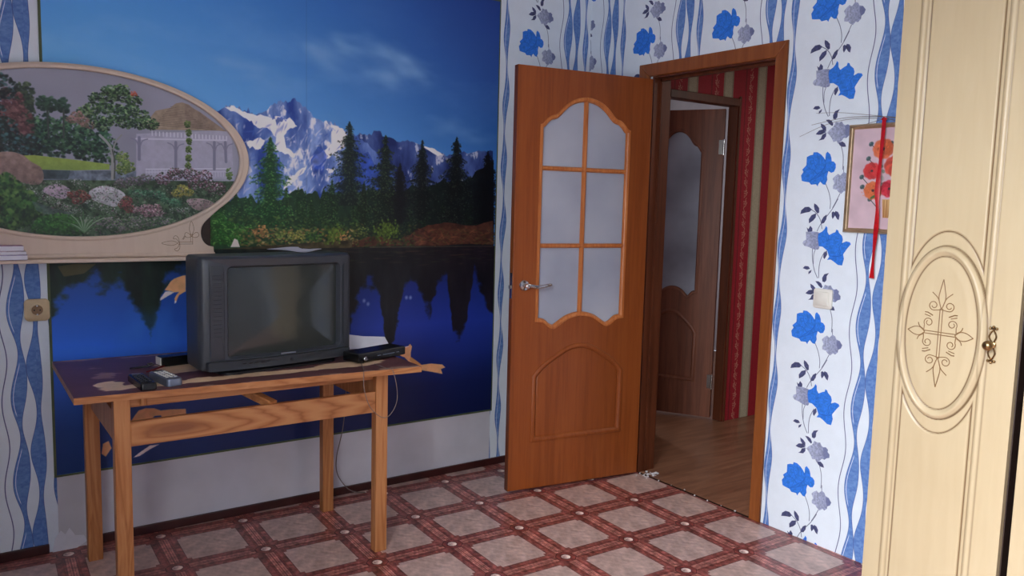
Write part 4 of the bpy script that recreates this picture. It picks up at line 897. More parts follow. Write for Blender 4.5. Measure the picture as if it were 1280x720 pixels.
# ------------------------------------------------------------------ door leaves
TOPARC = [(0.6244, 1.7650), (0.5959, 1.7787), (0.5709, 1.7996), (0.5283, 1.8131), (0.4771, 1.8437), (0.4249, 1.8626), (0.3806, 1.8721)]
LW, LH, LT = .747, 2.0, .038
def sym(pts, c): return pts+[(2*c-a, b) for a, b in pts[::-1][1:]]
def make_leaf(name, label, W, mats, muntins, lever):
    """u runs from the hinge (0) to the free edge (W); the leaf lies in its local x-z plane, x = -u"""
    mb, mbead, mglass = mats
    t = thing(name, label, 'door')
    c = W/2; k = (W-.25)/.497; hw = .2485*k
    # from the centre outwards (fraction of the half width, z)
    top = [(0, 1.877), (.15, 1.873), (.33, 1.858), (.50, 1.829), (.66, 1.790), (.78, 1.781), (.88, 1.762), (.94, 1.745), (1, 1.738)]
    bot = [(0, .838), (.15, .834), (.32, .820), (.48, .795), (.60, .780), (.72, .790), (.84, .812), (1, .818)]
    pt = [(0, .690), (.2, .684), (.38, .665), (.55, .640), (.7, .618), (.84, .592), (1, .552)]
    def S(f, s): return [(c+s*a*hw, b) for a, b in f]
    gl = spline(S(top, -1)[::-1]+S(top, 1)[1:], 3)+spline(S(bot, 1)[::-1]+S(bot, -1)[1:], 3)
    pn = spline(S(pt, -1)[::-1]+S(pt, 1)[1:], 3)+[(c+hw, .240), (c-hw, .240)]
    neg = lambda q: [(-a, b) for a, b in q]
    obj('leaf_frame', plate(neg([(0, 0), (W, 0), (W, LH), (0, LH)]), [neg(gl), neg(pn)], -LT/2, LT/2, .002), mb, t)
    # recessed bottom panel with a raised field
    pin = [(c+(a-c)*.93, .24+(b-.24)*.955+.012) for a, b in pn]
    bm = plate(neg([(c+(a-c)*1.004, b) for a, b in pn]), [], -.006, .006); obj('bottom_panel', bm, mb, t)
    bm = plate(neg(pin), [], -.0150, .0150, .006); o = obj('raised_field', bm, mb, t)
    prof0 = [(-.004, -LT/2+.001), (-.001, -LT/2-.004), (.006, -LT/2-.005), (.012, -LT/2-.002), (.016, -LT/2+.004), (.018, -.006)]
    prof1 = [(-.012, -LT/2+.001), (-.010, -LT/2-.005), (-.004, -LT/2-.0085), (.004, -LT/2-.0085), (.010, -LT/2-.004), (.016, -LT/2+.006), (.020, -.006)]
    for side in (1, -1):
        for path, nm in ((gl, 'glazing_bead'), (pn, 'panel_moulding')):
            q = neg(path); area_ = sum(q[i-1][0]*q[i][1]-q[i][0]*q[i-1][1] for i in range(len(q)))
            if area_ > 0: q = q[::-1]                                      # outward side of travel = into the opening
            prof = prof0 if nm == 'glazing_bead' else prof1
            bm = B(); sweep(bm, q, [(a, y*side) for a, y in prof]); bmesh.ops.recalc_face_normals(bm, faces=bm.faces)
            obj(nm, bm, mbead if nm == 'glazing_bead' else mb, t, smooth=True)
    ztop = lambda u: np.interp(abs(u-c)/hw, [a for a, b in top], [b for a, b in top])
    zbot = lambda u: np.interp(abs(u-c)/hw, [a for a, b in bot], [b for a, b in bot])
    if muntins:
        zs = [1.541, 1.177]
        bm = B(); 
        for s_ in (-1, 1): sweep(bm, [(-c, .830), (-c, 1.882)], [(-.011, 0), (-.010, s_*.012), (-.004, s_*.019), (.004, s_*.019), (.010, s_*.012), (.011, 0)], closed=False)
        obj('muntin', bm, mbead, t, smooth=True)
        for z in zs:
            bm = B()
            for s_ in (-1, 1): sweep(bm, [(-c-hw-.002, z), (-c+hw+.002, z)], [(-.011, 0), (-.010, s_*.012), (-.004, s_*.018), (.004, s_*.018), (.010, s_*.012), (.011, 0)], closed=False)
            obj('muntin', bm, mbead, t, smooth=True)
        lv = [None]+zs+[None]
        for s_ in (-1, 1):
            us = np.linspace(c, c+s_*hw, 14)
            for k_ in range(3):
                up_ = [(u, ztop(u)-.0 if k_ == 0 else lv[k_]) for u in us]; dn = [(u, zbot(u) if k_ == 2 else lv[k_+1]) for u in us]
                obj('glass_pane', plate(neg(up_+dn[::-1]), [], -.002, .002), mglass, t)
    else:
        obj('glass_pane', plate(neg(gl), [], -.002, .002), mglass, t)
    if lever:
        h = bpy.data.objects.new('door_handle', None); COL.objects.link(h); h.parent = t; h.location = (-W+.058, 0, .992)
        for s_ in (-1, 1):
            Mx = Matrix.Translation((0, s_*LT/2, 0)) @ Matrix.Rotation(s_*-PI/2, 4, 'X')
            bm = B(); lathe(bm, [(.026, 0), (.026, .005), (.022, .010), (.012, .012), (.0105, .022), (.0105, .044)], 28, Mx); obj('rose', bm, M_chrome, h, smooth=True)
            y = s_*(LT/2+.044)
            bm = B(); tube(bm, spline([(-.008, y, 0), (.012, y, .001), (.04, y+s_*.004, -.004), (.075, y+s_*.003, -.002), (.112, y-s_*.002, .003), (.128, y-s_*.012, .003)], 5), .0095, 12, lambda q: 1-.35*abs(q-.25)); obj('lever', bm, M_chrome, h, smooth=True)
            bm = B(); lathe(bm, [(.012, 0), (.012, .012), (.006, .016)], 16, Matrix.Translation((0, y-s_*.006, 0)) @ Matrix.Rotation(s_*-PI/2, 4, 'X')); obj('boss', bm, M_chrome, h, smooth=True)
        bm = B(); box(bm, -W-.0015, -W+.002, -.011, .011, .93, 1.05, .001); box(bm, -W-.010, -W, -.006, .006, .975, .992, .002); obj('latch_plate', bm, M_chrome, t)
    for z in (.24, 1.76):
        bm = B(); hs_ = 1 if muntins else -1; tube(bm, [(.002, hs_*(LT/2+.004), z-.05), (.002, hs_*(LT/2+.004), z+.05)], .007, 12); box(bm, -.03, .002, min(hs_*LT/2, hs_*(LT/2+.0015)), max(hs_*LT/2, hs_*(LT/2+.0015)), z-.045, z+.045); obj('hinge', bm, M_chrome if not muntins else M_brass, t, smooth=True)
    return t
lf = make_leaf('interior_door', 'open orange-brown interior door with six frosted panes and chrome lever', LW, (M_oak, M_bead, M_frost), True, True)
# hinge line sits on the corner of the jamb; local -x runs towards the free edge
lf.location = (-.028, -.507, .012); lf.rotation_euler = (0, 0, -math.radians(8.80))
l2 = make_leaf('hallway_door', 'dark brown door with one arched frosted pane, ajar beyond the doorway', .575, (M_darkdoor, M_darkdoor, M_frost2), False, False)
l2.location = (1.172, .028, .012); l2.rotation_euler = (0, 0, math.radians(-60))
# frame of the second doorway
c2 = tag(thing('trim_2', None, None), kind='structure')
bm = B(); box(bm, DX1, DX1+.016, HY-.012, HY, 0, DZ+.05, .003); obj('casing_board', bm, M_jamb, c2)
bm = B(); box(bm, DX0-.07, DX0, HY-.012, HY, 0, DZ+.05, .003); obj('casing_board', bm, M_jamb, c2)
bm = B(); box(bm, DX0, DX1, HY-.012, HY, DZ-.012, DZ+.035, .003); obj('casing_board', bm, M_jamb, c2)
bm = B(); box(bm, DX1-.010, DX1, HY, .012, 0, DZ); box(bm, DX0, DX0+.012, HY, .012, 0, DZ); box(bm, DX0, DX1, HY, .012, DZ-.012, DZ); obj('jamb', bm, M_jamb, c2)

# ------------------------------------------------------------------ the photo mural, a paper sheet with a worn border strip
mu = thing('photo_mural', 'large photo mural of snowy mountains, dark pines and blue lake on back wall', 'mural')
bm = B(); box(bm, MX0, MX1, -.0022, -.0002, MZ0, MZ1); o = obj('mural_sheet', bm, M_mural, mu)
set_uv(o, lambda co: ((co.x-MX0)/(MX1-MX0), (co.z-MZ0)/(MZ1-MZ0)))
bm = B()
for a in ((MX0-.009, MX0, MZ0-.008, 2.395), (MX1, MX1+.005, MZ0-.008, 2.395), (MX0, MX1, MZ0-.008, MZ0), (MX0, MX1, 2.386, 2.395)):
    box(bm, a[0], a[1], -.005, -.0002, a[2], a[3], .001)
obj('border_strip', bm, M_edge, mu)

# ------------------------------------------------------------------ oval garden panel with its scalloped cream frame and shelf
mr = thing('oval_wall_mirror', 'wide oval cream-framed mirror panel with a painted-on view of a garden and gazebo, hung over the table', 'mirror', (-2.5, 0, 0))
cx, cz = 0.0, 1.527
def ell(a, b, n=96, a0=0, a1=2*PI, end=False): return [(cx+a*math.cos(a0+(a1-a0)*k/n), cz+b*math.sin(a0+(a1-a0)*k/n)) for k in range(n+(1 if end else 0))]
right = ell(.628, .327, 60, PI/2, math.radians(-36), True)
foot = spline([right[-1], (.470, 1.300), (.440, 1.268), (.431, 1.236), (.437, 1.205), (.455, 1.184), (.480, 1.177)], 5)[1:]+[(.482, 1.150)]
half = right+foot
outl = half+[(-a, b) for a, b in half[::-1]][:-1]
obj('frame', plate(outl, [ell(.592, .309)], -.046, -.020, .005), M_creamlight, mr, smooth=True)
pr = [(-.014, -.046), (-.010, -.050), (-.004, -.0515), (.001, -.050), (.003, -.045), (.003, -.036)]
bm = B(); sweep(bm, ell(.592, .309)[::-1], pr); bmesh.ops.recalc_face_normals(bm, faces=bm.faces); obj('inner_moulding', bm, M_creamlight, mr, smooth=True)
o = obj('garden_panel', plate(ell(.598, .315), [], -.034, -.028), M_garden, mr)
set_uv(o, lambda co: ((co.x-2.5-GX0)/(GX1-GX0), (co.z-GZ0)/(GZ1-GZ0)))
bm = B(); box(bm, -.474, .474, -.020, -.0056, 1.145, 1.70); obj('backing_board', bm, M_wside, mr)
bm = B(); box(bm, -.485, .485, -.105, -.0056, 1.126, 1.140, .003); obj('shelf', bm, M_creamlight, mr)
bm = B(); box(bm, -.484, .484, -.052, -.0056, 1.1405, 1.156, .004); obj('rail_moulding', bm, M_creamlight, mr)
def sprig(bm, ox, oz, sx, y, sc_=1.0, r=.0009):
    T = lambda q: [(ox+sx*a*sc_, y, oz+b*sc_) for a, b in q]
    for q in ([(.0, .0), (-.055, .0)], [(.0, .008), (-.055, .008)], [(.0, -.002), (.0, .042)], [(-.008, .008), (-.008, .042)]): tube(bm, T(q), r, 5)
    for q in ([(-.055, .004), (-.08, .013), (-.118, .004), (-.08, -.005), (-.055, .004)], [(-.004, .034), (-.012, .06), (-.004, .092), (.006, .06), (-.004, .034)],
              [(-.05, .004), (-.062, .02), (-.074, .022), (-.066, .034), (-.055, .026), (-.05, .004)], [(-.05, .004), (-.058, -.014), (-.07, -.020), (-.060, -.028), (-.05, -.016), (-.05, .004)],
              [(-.004, .03), (-.02, .026), (-.03, .034), (-.026, .046), (-.014, .042), (-.004, .03)], [(-.004, .03), (.012, .026), (.024, .034), (.02, .046), (.008, .044), (-.004, .03)],
              [(-.04, .018), (-.03, .034)], [(-.036, .018), (-.027, .032)]): tube(bm, T(spline(q, 5) if len(q) > 2 else q), r, 5)
M_groove = plain('brown_patina', (126, 92, 56), .6)
for s_ in (1, -1):
    bm = B(); sprig(bm, s_*.397, 1.189, s_, -.0462); obj('carved_sprig', bm, M_groove, mr)

# ------------------------------------------------------------------ wardrobes along the right wall
WX = -.5
def make_wardrobe(name, label, ynear, yfar, grp=None, detail=True, top=2.32, xoff=0.0, handle_side=1):
    """far side at yfar, near side at ynear (smaller y)"""
    W = yfar-ynear
    t = thing(name, label, 'wardrobe', (WX+xoff, yfar, 0), 0, grp)
    D = -WX-xoff
    bm = B(); box(bm, .022, D-.012, -W, 0, .08, top, .002); obj('carcass', bm, M_wside, t)
    bm = B(); box(bm, .022, D-.012, -W+.003, -.003, 0, .08); box(bm, .035, D-.02, -W+.004, -.004, 0, .08); obj('plinth', bm, M_cream, t)
    bm = B(); box(bm, -.03, D-.012, -W-.0, .0, top, top+.05, .012); obj('cornice', bm, M_cream, t)
    # the door is a carved board: a height field over s (far -> near) and z
    z0, z1 = .085, top-.004
    st = .0019 if detail else .005
    ns, nz = int((W-.004)/st), int((z1-z0)/(st*1.7))
    s = np.linspace(.002, W-.002, ns+1); z = np.linspace(z0, z1, nz+1)
    S_, Zz = np.meshgrid(s, z)
    sc0, ez = .192, 1.032
    hgt = np.zeros(S_.shape); pat = np.zeros(S_.shape)
    def smooth(x): x = np.clip(x, 0, 1); return x*x*(3-2*x)
    def groove(d, w, depth, pt=1.0):
        nonlocal hgt, pat
        g = np.exp(-(d/w)**2); hgt = hgt-depth*g; pat = np.maximum(pat, g*pt)
    pl, pr_ = .060, .327                                           # outer moulding of the panel
    inside = np.minimum(S_-pl, pr_-S_)
    a_o, b_o = .1335, .262; a_i, b_i = .106, .231
    def ed(a, b): 
        q = np.sqrt(((S_-sc0)/a)**2+((Zz-ez)/b)**2)+1e-9
        gx = (S_-sc0)/a**2/q; gz = (Zz-ez)/b**2/q
        return (q-1)/np.sqrt(gx*gx+gz*gz+1e-9)
    eo, ei, ea = ed(a_o, b_o), ed(a_i, b_i), ed(.1365, .305)
    # panel sunk between a rounded moulding
    bottom_e = Zz-(z0+.08); top_e = (z1-.08)-Zz
    pin = np.minimum(np.minimum(inside, bottom_e), top_e)
    hgt += .0045*np.exp(-((pin-.008)/.0075)**2)-.004*smooth((pin-.012)/.010)
    groove(pin+.002, .0022, .0012, .55); groove(pin-.018, .0018, .001, .4)
    # inner field with a fine line that curves round the oval
    f = np.minimum(np.minimum(S_-(pl+.027), (pr_-.030)-S_), np.minimum(bottom_e-.027, top_e-.027))
    f = np.minimum(f, ea)
    hgt += .003*smooth(f/.006)
    groove(f, .0021, .0018, 1.0)
    # the oval
    m = eo < 0
    ring = .0095*np.exp(-((eo+.014)/.0095)**2)
    base_in = .002+.0025*smooth((-ei)/.03)
    hgt = np.where(m, base_in+ring, hgt)
    groove(eo, .0024, .0016, .85); groove(ei, .0020, .0016, 1.0)
    verts = np.stack([-(hgt.ravel()+.0), -S_.ravel(), Zz.ravel()], 1)
    n1 = ns+1; i = np.arange(nz)[:, None]*n1+np.arange(ns)[None, :]
    F = np.stack([i, i+n1, i+n1+1, i+1], -1).reshape(-1, 4)
    base = len(verts)
    # rim to the back of the board
    rim = [j for j in range(n1)]+[(k+1)*n1-1 for k in range(1, nz+1)]+[nz*n1+j for j in range(ns-1, -1, -1)]+[k*n1 for k in range(nz-1, 0, -1)]
    rb = np.array([(.020, verts[j][1], verts[j][2]) for j in rim])
    V = np.concatenate([verts, rb]); R = len(rim)
    F2 = [(rim[k], rim[(k+1) % R], base+(k+1) % R, base+k) for k in range(R)]
    me = bpy.data.meshes.new('door'); me.from_pydata(V.tolist(), [], F.tolist()+F2+[tuple(base+k for k in range(R))[::-1]]); me.update()
    ca_ = me.color_attributes.new('patina', 'FLOAT_COLOR', 'POINT')
    pv = np.ones((len(V), 4), np.float32); pv[:, :3] = 0; pv[:len(verts), :3] = np.clip(pat, 0, 1).ravel()[:, None]
    ca_.data.foreach_set('color', pv.ravel())
    me.materials.append(M_cream); me.polygons.foreach_set('use_smooth', [True]*len(me.polygons)); me.set_sharp_from_angle(angle=math.radians(50))
    d = bpy.data.objects.new('wardrobe_door', me); COL.objects.link(d); d.parent = t
    d.name = 'door'
    # carved flower cross in the oval
    def P(q): return [(-.0052, -(sc0+a), ez+b) for a, b in q]
    bm = B(); rr = .0013
    for s1 in (-1, 1):
        for q in ([(s1*.004, -.075), (s1*.004, .075)], [(-.05, s1*.004), (.05, s1*.004)]): tube(bm, P(q), rr, 5)
        for q in ([(0, s1*.072), (-.010, s1*.105), (-.006, s1*.135), (0, s1*.163)], [(0, s1*.072), (.010, s1*.105), (.006, s1*.135), (0, s1*.163)],
                  [(s1*.045, 0), (s1*.06, .012), (s1*.078, .011), (s1*.097, 0)], [(s1*.045, 0), (s1*.06, -.012), (s1*.078, -.011), (s1*.097, 0)]): tube(bm, P(spline(q, 6)), rr, 5)
        for s2 in (-1, 1):
            def scroll(cx_, cz_, r0, a0, turns, sg): return [(cx_+r0*(1-.62*k/22)*math.cos(a0+sg*2*PI*turns*k/22), cz_+r0*(1-.62*k/22)*math.sin(a0+sg*2*PI*turns*k/22)) for k in range(23)]
            q = [(s1*a, s2*b) for a, b in [(.0, .072)]+scroll(.0235, .083, .0150, -1.9, 1.25, 1)]
            tube(bm, P(q), rr, 5)
            q = [(s1*a, s2*b) for a, b in [(.048, .004)]+scroll(.035, .030, .0145, -.6, 1.25, 1)]
            tube(bm, P(q), rr, 5)
            tube(bm, P(spline([(s1*.004, s2*.082), (s1*.012, s2*.105), (s1*.03, s2*.122)], 5)), rr, 5)
            tube(bm, P(spline([(s1*.05, s2*.008), (s1*.062, s2*.016), (s1*.066, s2*.026)], 5)), rr, 5)
            tube(bm, P([(s1*.024, s2*.052), (s1*.040, s2*.060), (s1*.048, s2*.060)]), rr*1.3, 5); tube(bm, P([(s1*.030, s2*.048), (s1*.048, s2*.053)]), rr, 5)
    obj('carved_ornament', bm, M_groove, d)
    # handle: openwork back plate and a ball knob
    h = bpy.data.objects.new('handle', None); COL.objects.link(h); h.parent = t
    hs = .342 if handle_side > 0 else .03
    h.location = (-.0045, -hs, 1.022)
    bm = B()
    for s1 in (-1, 1):
        for s2 in (-1, 1):
            tube(bm, spline([(0, s2*.003, s1*.008), (-.003, s2*.0095, s1*.022), (-.002, s2*.006, s1*.034), (0, s2*.001, s1*.043), (0, s2*.008, s1*.047)], 5), .0021, 8)
            bmesh.ops.create_icosphere(bm, subdivisions=2, radius=.0042, matrix=Matrix.Translation((-.001, s2*.0085, s1*.047)))
        bmesh.ops.create_icosphere(bm, subdivisions=2, radius=.0042, matrix=Matrix.Translation((-.001, 0, s1*.051)))
    lathe(bm, [(.010, 0), (.0095, .003), (.006, .005)], 16, Matrix.Rotation(-PI/2, 4, 'Y'))
    obj('back_plate', bm, M_brass, h, smooth=True)
    bm = B(); lathe(bm, [(.0055, 0), (.005, .012), (.007, .016), (.0125, .022), (.0145, .029), (.0125, .036), (.007, .040), (.002, .041)], 24, Matrix.Rotation(-PI/2, 4, 'Y'))
    obj('knob', bm, M_brass, h, smooth=True)
    return t
make_wardrobe('wardrobe', 'cream wardrobe with carved oval door and brass knob beside the wallpapered wall', -2.462, -2.055)
make_wardrobe('wardrobe', 'next cream wardrobe at the right edge, past the dark gap', -2.905, -2.486, detail=False, handle_side=-1)

# ------------------------------------------------------------------ wooden table
tb = thing('table', 'old pine table with worn brown top standing before the blue mural', 'table', (-2.617, -.673, 0), 0)
TH = .75
obj_top = B(); tc_ = [(0, 0), (1.181, -.081), (1.190, .600), (.006, .648)]; loft(obj_top, [[(a, b, z) for a, b in tc_] for z in (TH-.022, TH)], cap0=True, cap1=True)
o = obj('table_top', obj_top, [M_pineh, M_top], tb)
for pl in o.data.polygons:
    if pl.normal.z > .9: pl.material_index = 1
set_uv(o, lambda co: (co.x/TW, co.y/TD))
lw, ld = .050, .042
for sx in (.137, 1.058):
    for sy in (.008, .500):
        top_z = TH-.022
        dx = -.022 if (sx < .5 and sy > .3) else (-.016 if sy > .3 else 0.0)
        bm = B(); box(bm, sx+dx-lw/2, sx+dx+lw/2, sy, sy+ld, 0, top_z, .003); obj('leg', bm, M_pine, tb)
bm = B(); box(bm, .137+lw/2, 1.058-lw/2, .014, .036, .566, .648, .002); obj('front_rail', bm, M_knot, tb)
for sx in (.126, 1.050):
    bm = B(); box(bm, sx-.014, sx+.008, .050, .500, .590, .690, .002); obj('side_rail', bm, M_pine, tb)
bm = B(); box(bm, .142, 1.02, .518, .540, TH-.100, TH-.022, .002); obj('back_rail', bm, M_jamb, tb)
bm = B(); box(bm, .162, 1.034, .040, .058, TH-.060, TH-.022, .002); obj('apron', bm, M_pineh, tb)
bm = B(); Mx = Matrix.Translation((.555, .155, TH-.062)) @ Matrix.Rotation(math.radians(-58), 4, 'Z') @ Matrix.Rotation(math.radians(16), 4, 'Y'); box(bm, -.16, .16, -.016, .016, -.014, .014, .002, M=Mx); obj('brace', bm, M_pineh, tb)
bm = B(); tube(bm, [(.205, .028, TH-.052), (.205, .028, TH-.022)], .011, 12); obj('dowel', bm, M_pine, tb)

# ------------------------------------------------------------------ television
tvx, tvy = -1.908, -.515
tv = thing('television', 'bulky grey tube television on the left half of the wooden table', 'television', (tvx, tvy, TH), math.atan2(.083, .605))
hwx = .303
def bow(x): return -.030*(1-(x/hwx)**2)
def ring(hw, z0, z1, r, y, b=1.0, n=6):
    cz_ = (z0+z1)/2; return [(x, y+b*bow(max(-hwx, min(hwx, x))), zz) for x, zz in rrect(hw, (z1-z0)/2, r, n, 0, cz_)]
sx0, shw, sz0, sz1 = .020, .229, .056, .388
def sring(hw, z0, z1, r, y, b=1.0): return [(x+sx0, y+b*bow(x+sx0), zz) for x, zz in rrect(hw, (z1-z0)/2, r, 6, 0, (z0+z1)/2)]
def dens(r_, k=3):
    out = []
    for i in range(len(r_)):
        a, b = Vector(r_[i]), Vector(r_[(i+1) % len(r_)])
        for j in range(k): out.append(a.lerp(b, j/k))
    return out
def rings_to(rings, nseg):
    """densify every ring alike so that flat sides can bow"""
    return [dens(r_, nseg) for r_ in rings]
def bend(rings, flags):
    out = []
    for r_, (y, b) in zip(rings, flags): out.append([(v.x, y+b*bow(max(-hwx, min(hwx, v.x))), v.z) for v in r_])
    return out
fl_ = [(.022, 1), (.004, 1), (.0, 1), (-.004, 1), (.002, 1), (.012, .9), (.03, .6), (.13, .1)]
rg = [sring(shw-.008, sz0+.007, sz1-.007, .014, 0), sring(shw-.001, sz0+.001, sz1-.001, .020, 0), sring(shw+.002, sz0-.002, sz1+.002, .022, 0),
      ring(.290, .030, .414, .012, 0), ring(.299, .021, .421, .014, 0), ring(.303, .018, .424, .015, 0), ring(.304, .018, .425, .015, 0), ring(.298, .022, .425, .015, 0)]
R8 = bend(rings_to(rg, 6), fl_)
bm = B(); loft(bm, R8); obj('front_bezel', bm, M_tv, tv, smooth=True)
back = [ring(.298, .022, .425, .022, .13, 0), ring(.290, .026, .420, .03, .15, 0), ring(.235, .045, .385, .04, .27, 0), ring(.185, .070, .330, .05, .37, 0), ring(.150, .09, .30, .05, .385, 0)]
bm = B(); loft(bm, back, cap1=True); obj('rear_housing', bm, M_tv, tv, smooth=True)
# glass: a bulging surface in the opening
gr = dens(sring(shw-.007, sz0+.006, sz1-.006, .014, 0), 6)
bm = B(); rr_ = []
cxs, czs = sx0, (sz0+sz1)/2
for q in np.linspace(1, 0, 12)[:-1]:
    rr_.append([(cxs+(v.x-cxs)*q, .020-.012*(1-q*q)+bow(cxs+(v.x-cxs)*q), czs+(v.z-czs)*q) for v in gr])
R_ = loft(bm, rr_); bm.faces.new(R_[-1]); obj('screen', bm, M_screen, tv, smooth=True)
# speaker panel strips left and right, chin strip with buttons, name bar
def bowed_panel(x0, x1, z0, z1, out, mat, name, r=.012, par=tv, n=10):
    bm = B(); hw, hh = (x1-x0)/2, (z1-z0)/2; cxp, czp = (x0+x1)/2, (z0+z1)/2
    base_ = [(cxp+a, czp+b) for a, b in rrect(hw, hh, min(r, hw*.9, hh*.9), 4)]
    base_ = [(v.x, v.y) for v in [Vector((a, b, 0)) for a, b in base_]]
    D = []
    for i in range(len(base_)):
        a, b = base_[i], base_[(i+1) % len(base_)]
        for j in range(n): D.append((a[0]+(b[0]-a[0])*j/n, a[1]+(b[1]-a[1])*j/n))
    rs = []
    for q, y in ((1, .004), (1, -out*.4), (.985 if hw > .03 else .93, -out), (.5, -out), (.02, -out)):
        rs.append([(cxp+(a-cxp)*q, y-.003+bow(cxp+(a-cxp)*q), czp+(b-czp)*q) for a, b in D])
    loft(bm, rs, cap1=True)
    return obj(name, bm, mat, par, smooth=True)
bowed_panel(-.272, -.222, .045, .395, .003, M_tvpanel, 'speaker_panel')
bowed_panel(.262, .284, .060, .385, .002, M_tvpanel, 'speaker_panel')
bm = B()
for k in range(16):
    z = .14+.0145*k
    x0 = -.262; pts = [(x0+.003*j, bow(x0+.003*j)-.0068, z) for j in range(11)]
    tube(bm, pts, .0012, 5)
tag(obj('grille_ribs', bm, M_tv, tv), kind='stuff')
bowed_panel(-.288, .290, .019, .052, .017, M_tvpanel, 'lower_panel', .006)
bm = B(); tube(bm, [(.02, bow(.02)-.016, .036), (.02, bow(.02)-.0225, .036)], .006, 14); obj('power_button', bm, M_tvdark, tv, smooth=True)
for k in range(5):
    bm = B(); x = -.16+.022*k; box(bm, x-.007, x+.007, bow(x)-.0215, bow(x)-.012, .036, .041, .001); obj('button', bm, M_tvdark, tv)
bm = B(); box(bm, -.015, .045, bow(0)-.0062, bow(0)-.002, .056, .062, .001); obj('name_bar', bm, M_silver, tv)
bm = B(); loft(bm, [[(x, y, z) for x, y in [(1.0*a*sc1, (b-.0)*sc1y+.12) for a, b in rrect(.235, .15, .05, 6)]] for z, sc1, sc1y in ((.0, 1.0, 1.0), (.008, 1.0, 1.0), (.020, .94, .92), (.028, .9, .85))], cap0=True, cap1=True); obj('foot', bm, M_tvdark, tv, smooth=True)

# ------------------------------------------------------------------ small things on and about the table
def sheet(bm, pts, z, th=.0006, wave=.003, n=10, seed=1):
    r = np.random.default_rng(seed); (x0, y0), (x1, y1), (x2, y2), (x3, y3) = pts
    g = [[None]*(n+1) for _ in range(n+1)]
    for i in range(n+1):
        for j in range(n+1):
            u, v = i/n, j/n
            x = (x0*(1-u)+x1*u)*(1-v)+(x3*(1-u)+x2*u)*v; y = (y0*(1-u)+y1*u)*(1-v)+(y3*(1-u)+y2*u)*v
            if j == n: x += r.normal(0, .004); y += r.normal(0, .004)
            g[i][j] = (x, y, z+wave*(.5+.5*math.sin(u*5+v*3))*max(u, v))
    for dz in (th, 0):
        vv = [[bm.verts.new((a, b, c+dz)) for a, b, c in row] for row in g]
        for i in range(n):
            for j in range(n): bm.faces.new((vv[i][j], vv[i+1][j], vv[i+1][j+1], vv[i][j+1]) if dz else (vv[i][j], vv[i][j+1], vv[i+1][j+1], vv[i+1][j]))
    return bm
zt = TH+.4255
bm = B(); sheet(bm, [(-1.86, -.22), (-1.79, -.46), (-1.68, -.36), (-1.72, -.17)], zt, .0012, .007, seed=3)
tag(obj('paper_sheet', bm, M_paper, smooth=True), 'crumpled white paper lying on top of the television', 'paper')
# set-top box
def settop():
    t = thing('set_top_box', 'flat black set-top box at the right end of the table, beside the television', 'set-top box', (-1.524, -.522, TH), math.radians(18))
    bm = B(); box(bm, -.128, .128, -.045, .045, .004, .040, .004); obj('case', bm, M_black, t)
    bm = B(); box(bm, -.127, .127, -.048, -.044, .006, .036, .002); obj('front_panel', bm, M_black, t)
    bm = B(); lathe(bm, [(.009, 0), (.009, .006), (.007, .008)], 18, Matrix.Translation((-.098, -.048, .018)) @ Matrix.Rotation(PI/2, 4, 'X')); obj('dial', bm, M_chrome, t, smooth=True)
    bm = B(); box(bm, .0, .065, -.0486, -.0475, .020, .0225); box(bm, .075, .09, -.0486, -.0475, .020, .0225); box(bm, -.03, -.012, -.0486, -.0475, .020, .0225); obj('marking', bm, M_silver, t)
    for x in (-.1, .1):
        for y in (-.035, .035):
            bm = B(); lathe(bm, [(.008, 0), (.008, .005)], 12, Matrix.Translation((x, y, 0))); obj('foot', bm, M_tvdark, t)
    return t
settop()
bm = B()
# leaning sheet behind the box
pts = [(-1.565, -.30, TH+.002), (-1.36, -.335, TH+.002), (-1.365, -.29, TH+.040), (-1.455, -.27, TH+.046), (-1.565, -.235, TH+.062)]
loft(bm, [pts, [(a+.001, b+.001, c) for a, b, c in pts]], cap0=True, cap1=True)
tag(obj('paper_sheet', bm, M_paper), 'pale card propped behind the black set-top box', 'paper')
# remotes
def remote(name, label, loc, rz, L, W, H, body, keys, round_=.008):
    t = thing(name, label, 'remote control', loc, rz)
    rg_ = []
    for q, z in ((.94, 0), (1.0, .002), (1.0, H*.6), (.95, H*.93), (.86, H)):
        rg_.append([(a*q, b*(q*.5+.5), z) for a, b in rrect(W/2, L/2, round_, 5)])
    bm = B(); loft(bm, rg_, cap0=True, cap1=True); obj('body', bm, body, t, smooth=True)
    for i in range(6):
        for j in range(3):
            x = (j-1)*W*.26; y = -L*.30+i*L*.115
            bm = B(); box(bm, x-W*.085, x+W*.085, y-L*.028, y+L*.028, H-.0005, H+.0022, .001); obj('key', bm, keys, t)
    bm = B(); box(bm, -W*.28, W*.28, L*.40, L*.44, H-.001, H+.0016, .0007); obj('label_strip', bm, M_silver if body is not M_silver else M_tvdark, t)
    return t
remote('remote_control', 'black remote control with small keys, left of the silver one', (-2.404, -.585, TH), math.radians(3), .180, .050, .024, M_black, M_tvpanel)
remote('remote_control', 'silver-grey remote control next to the black one near the television', (-2.328, -.572, TH), math.radians(9), .170, .054, .027, M_silver, M_white, .014)
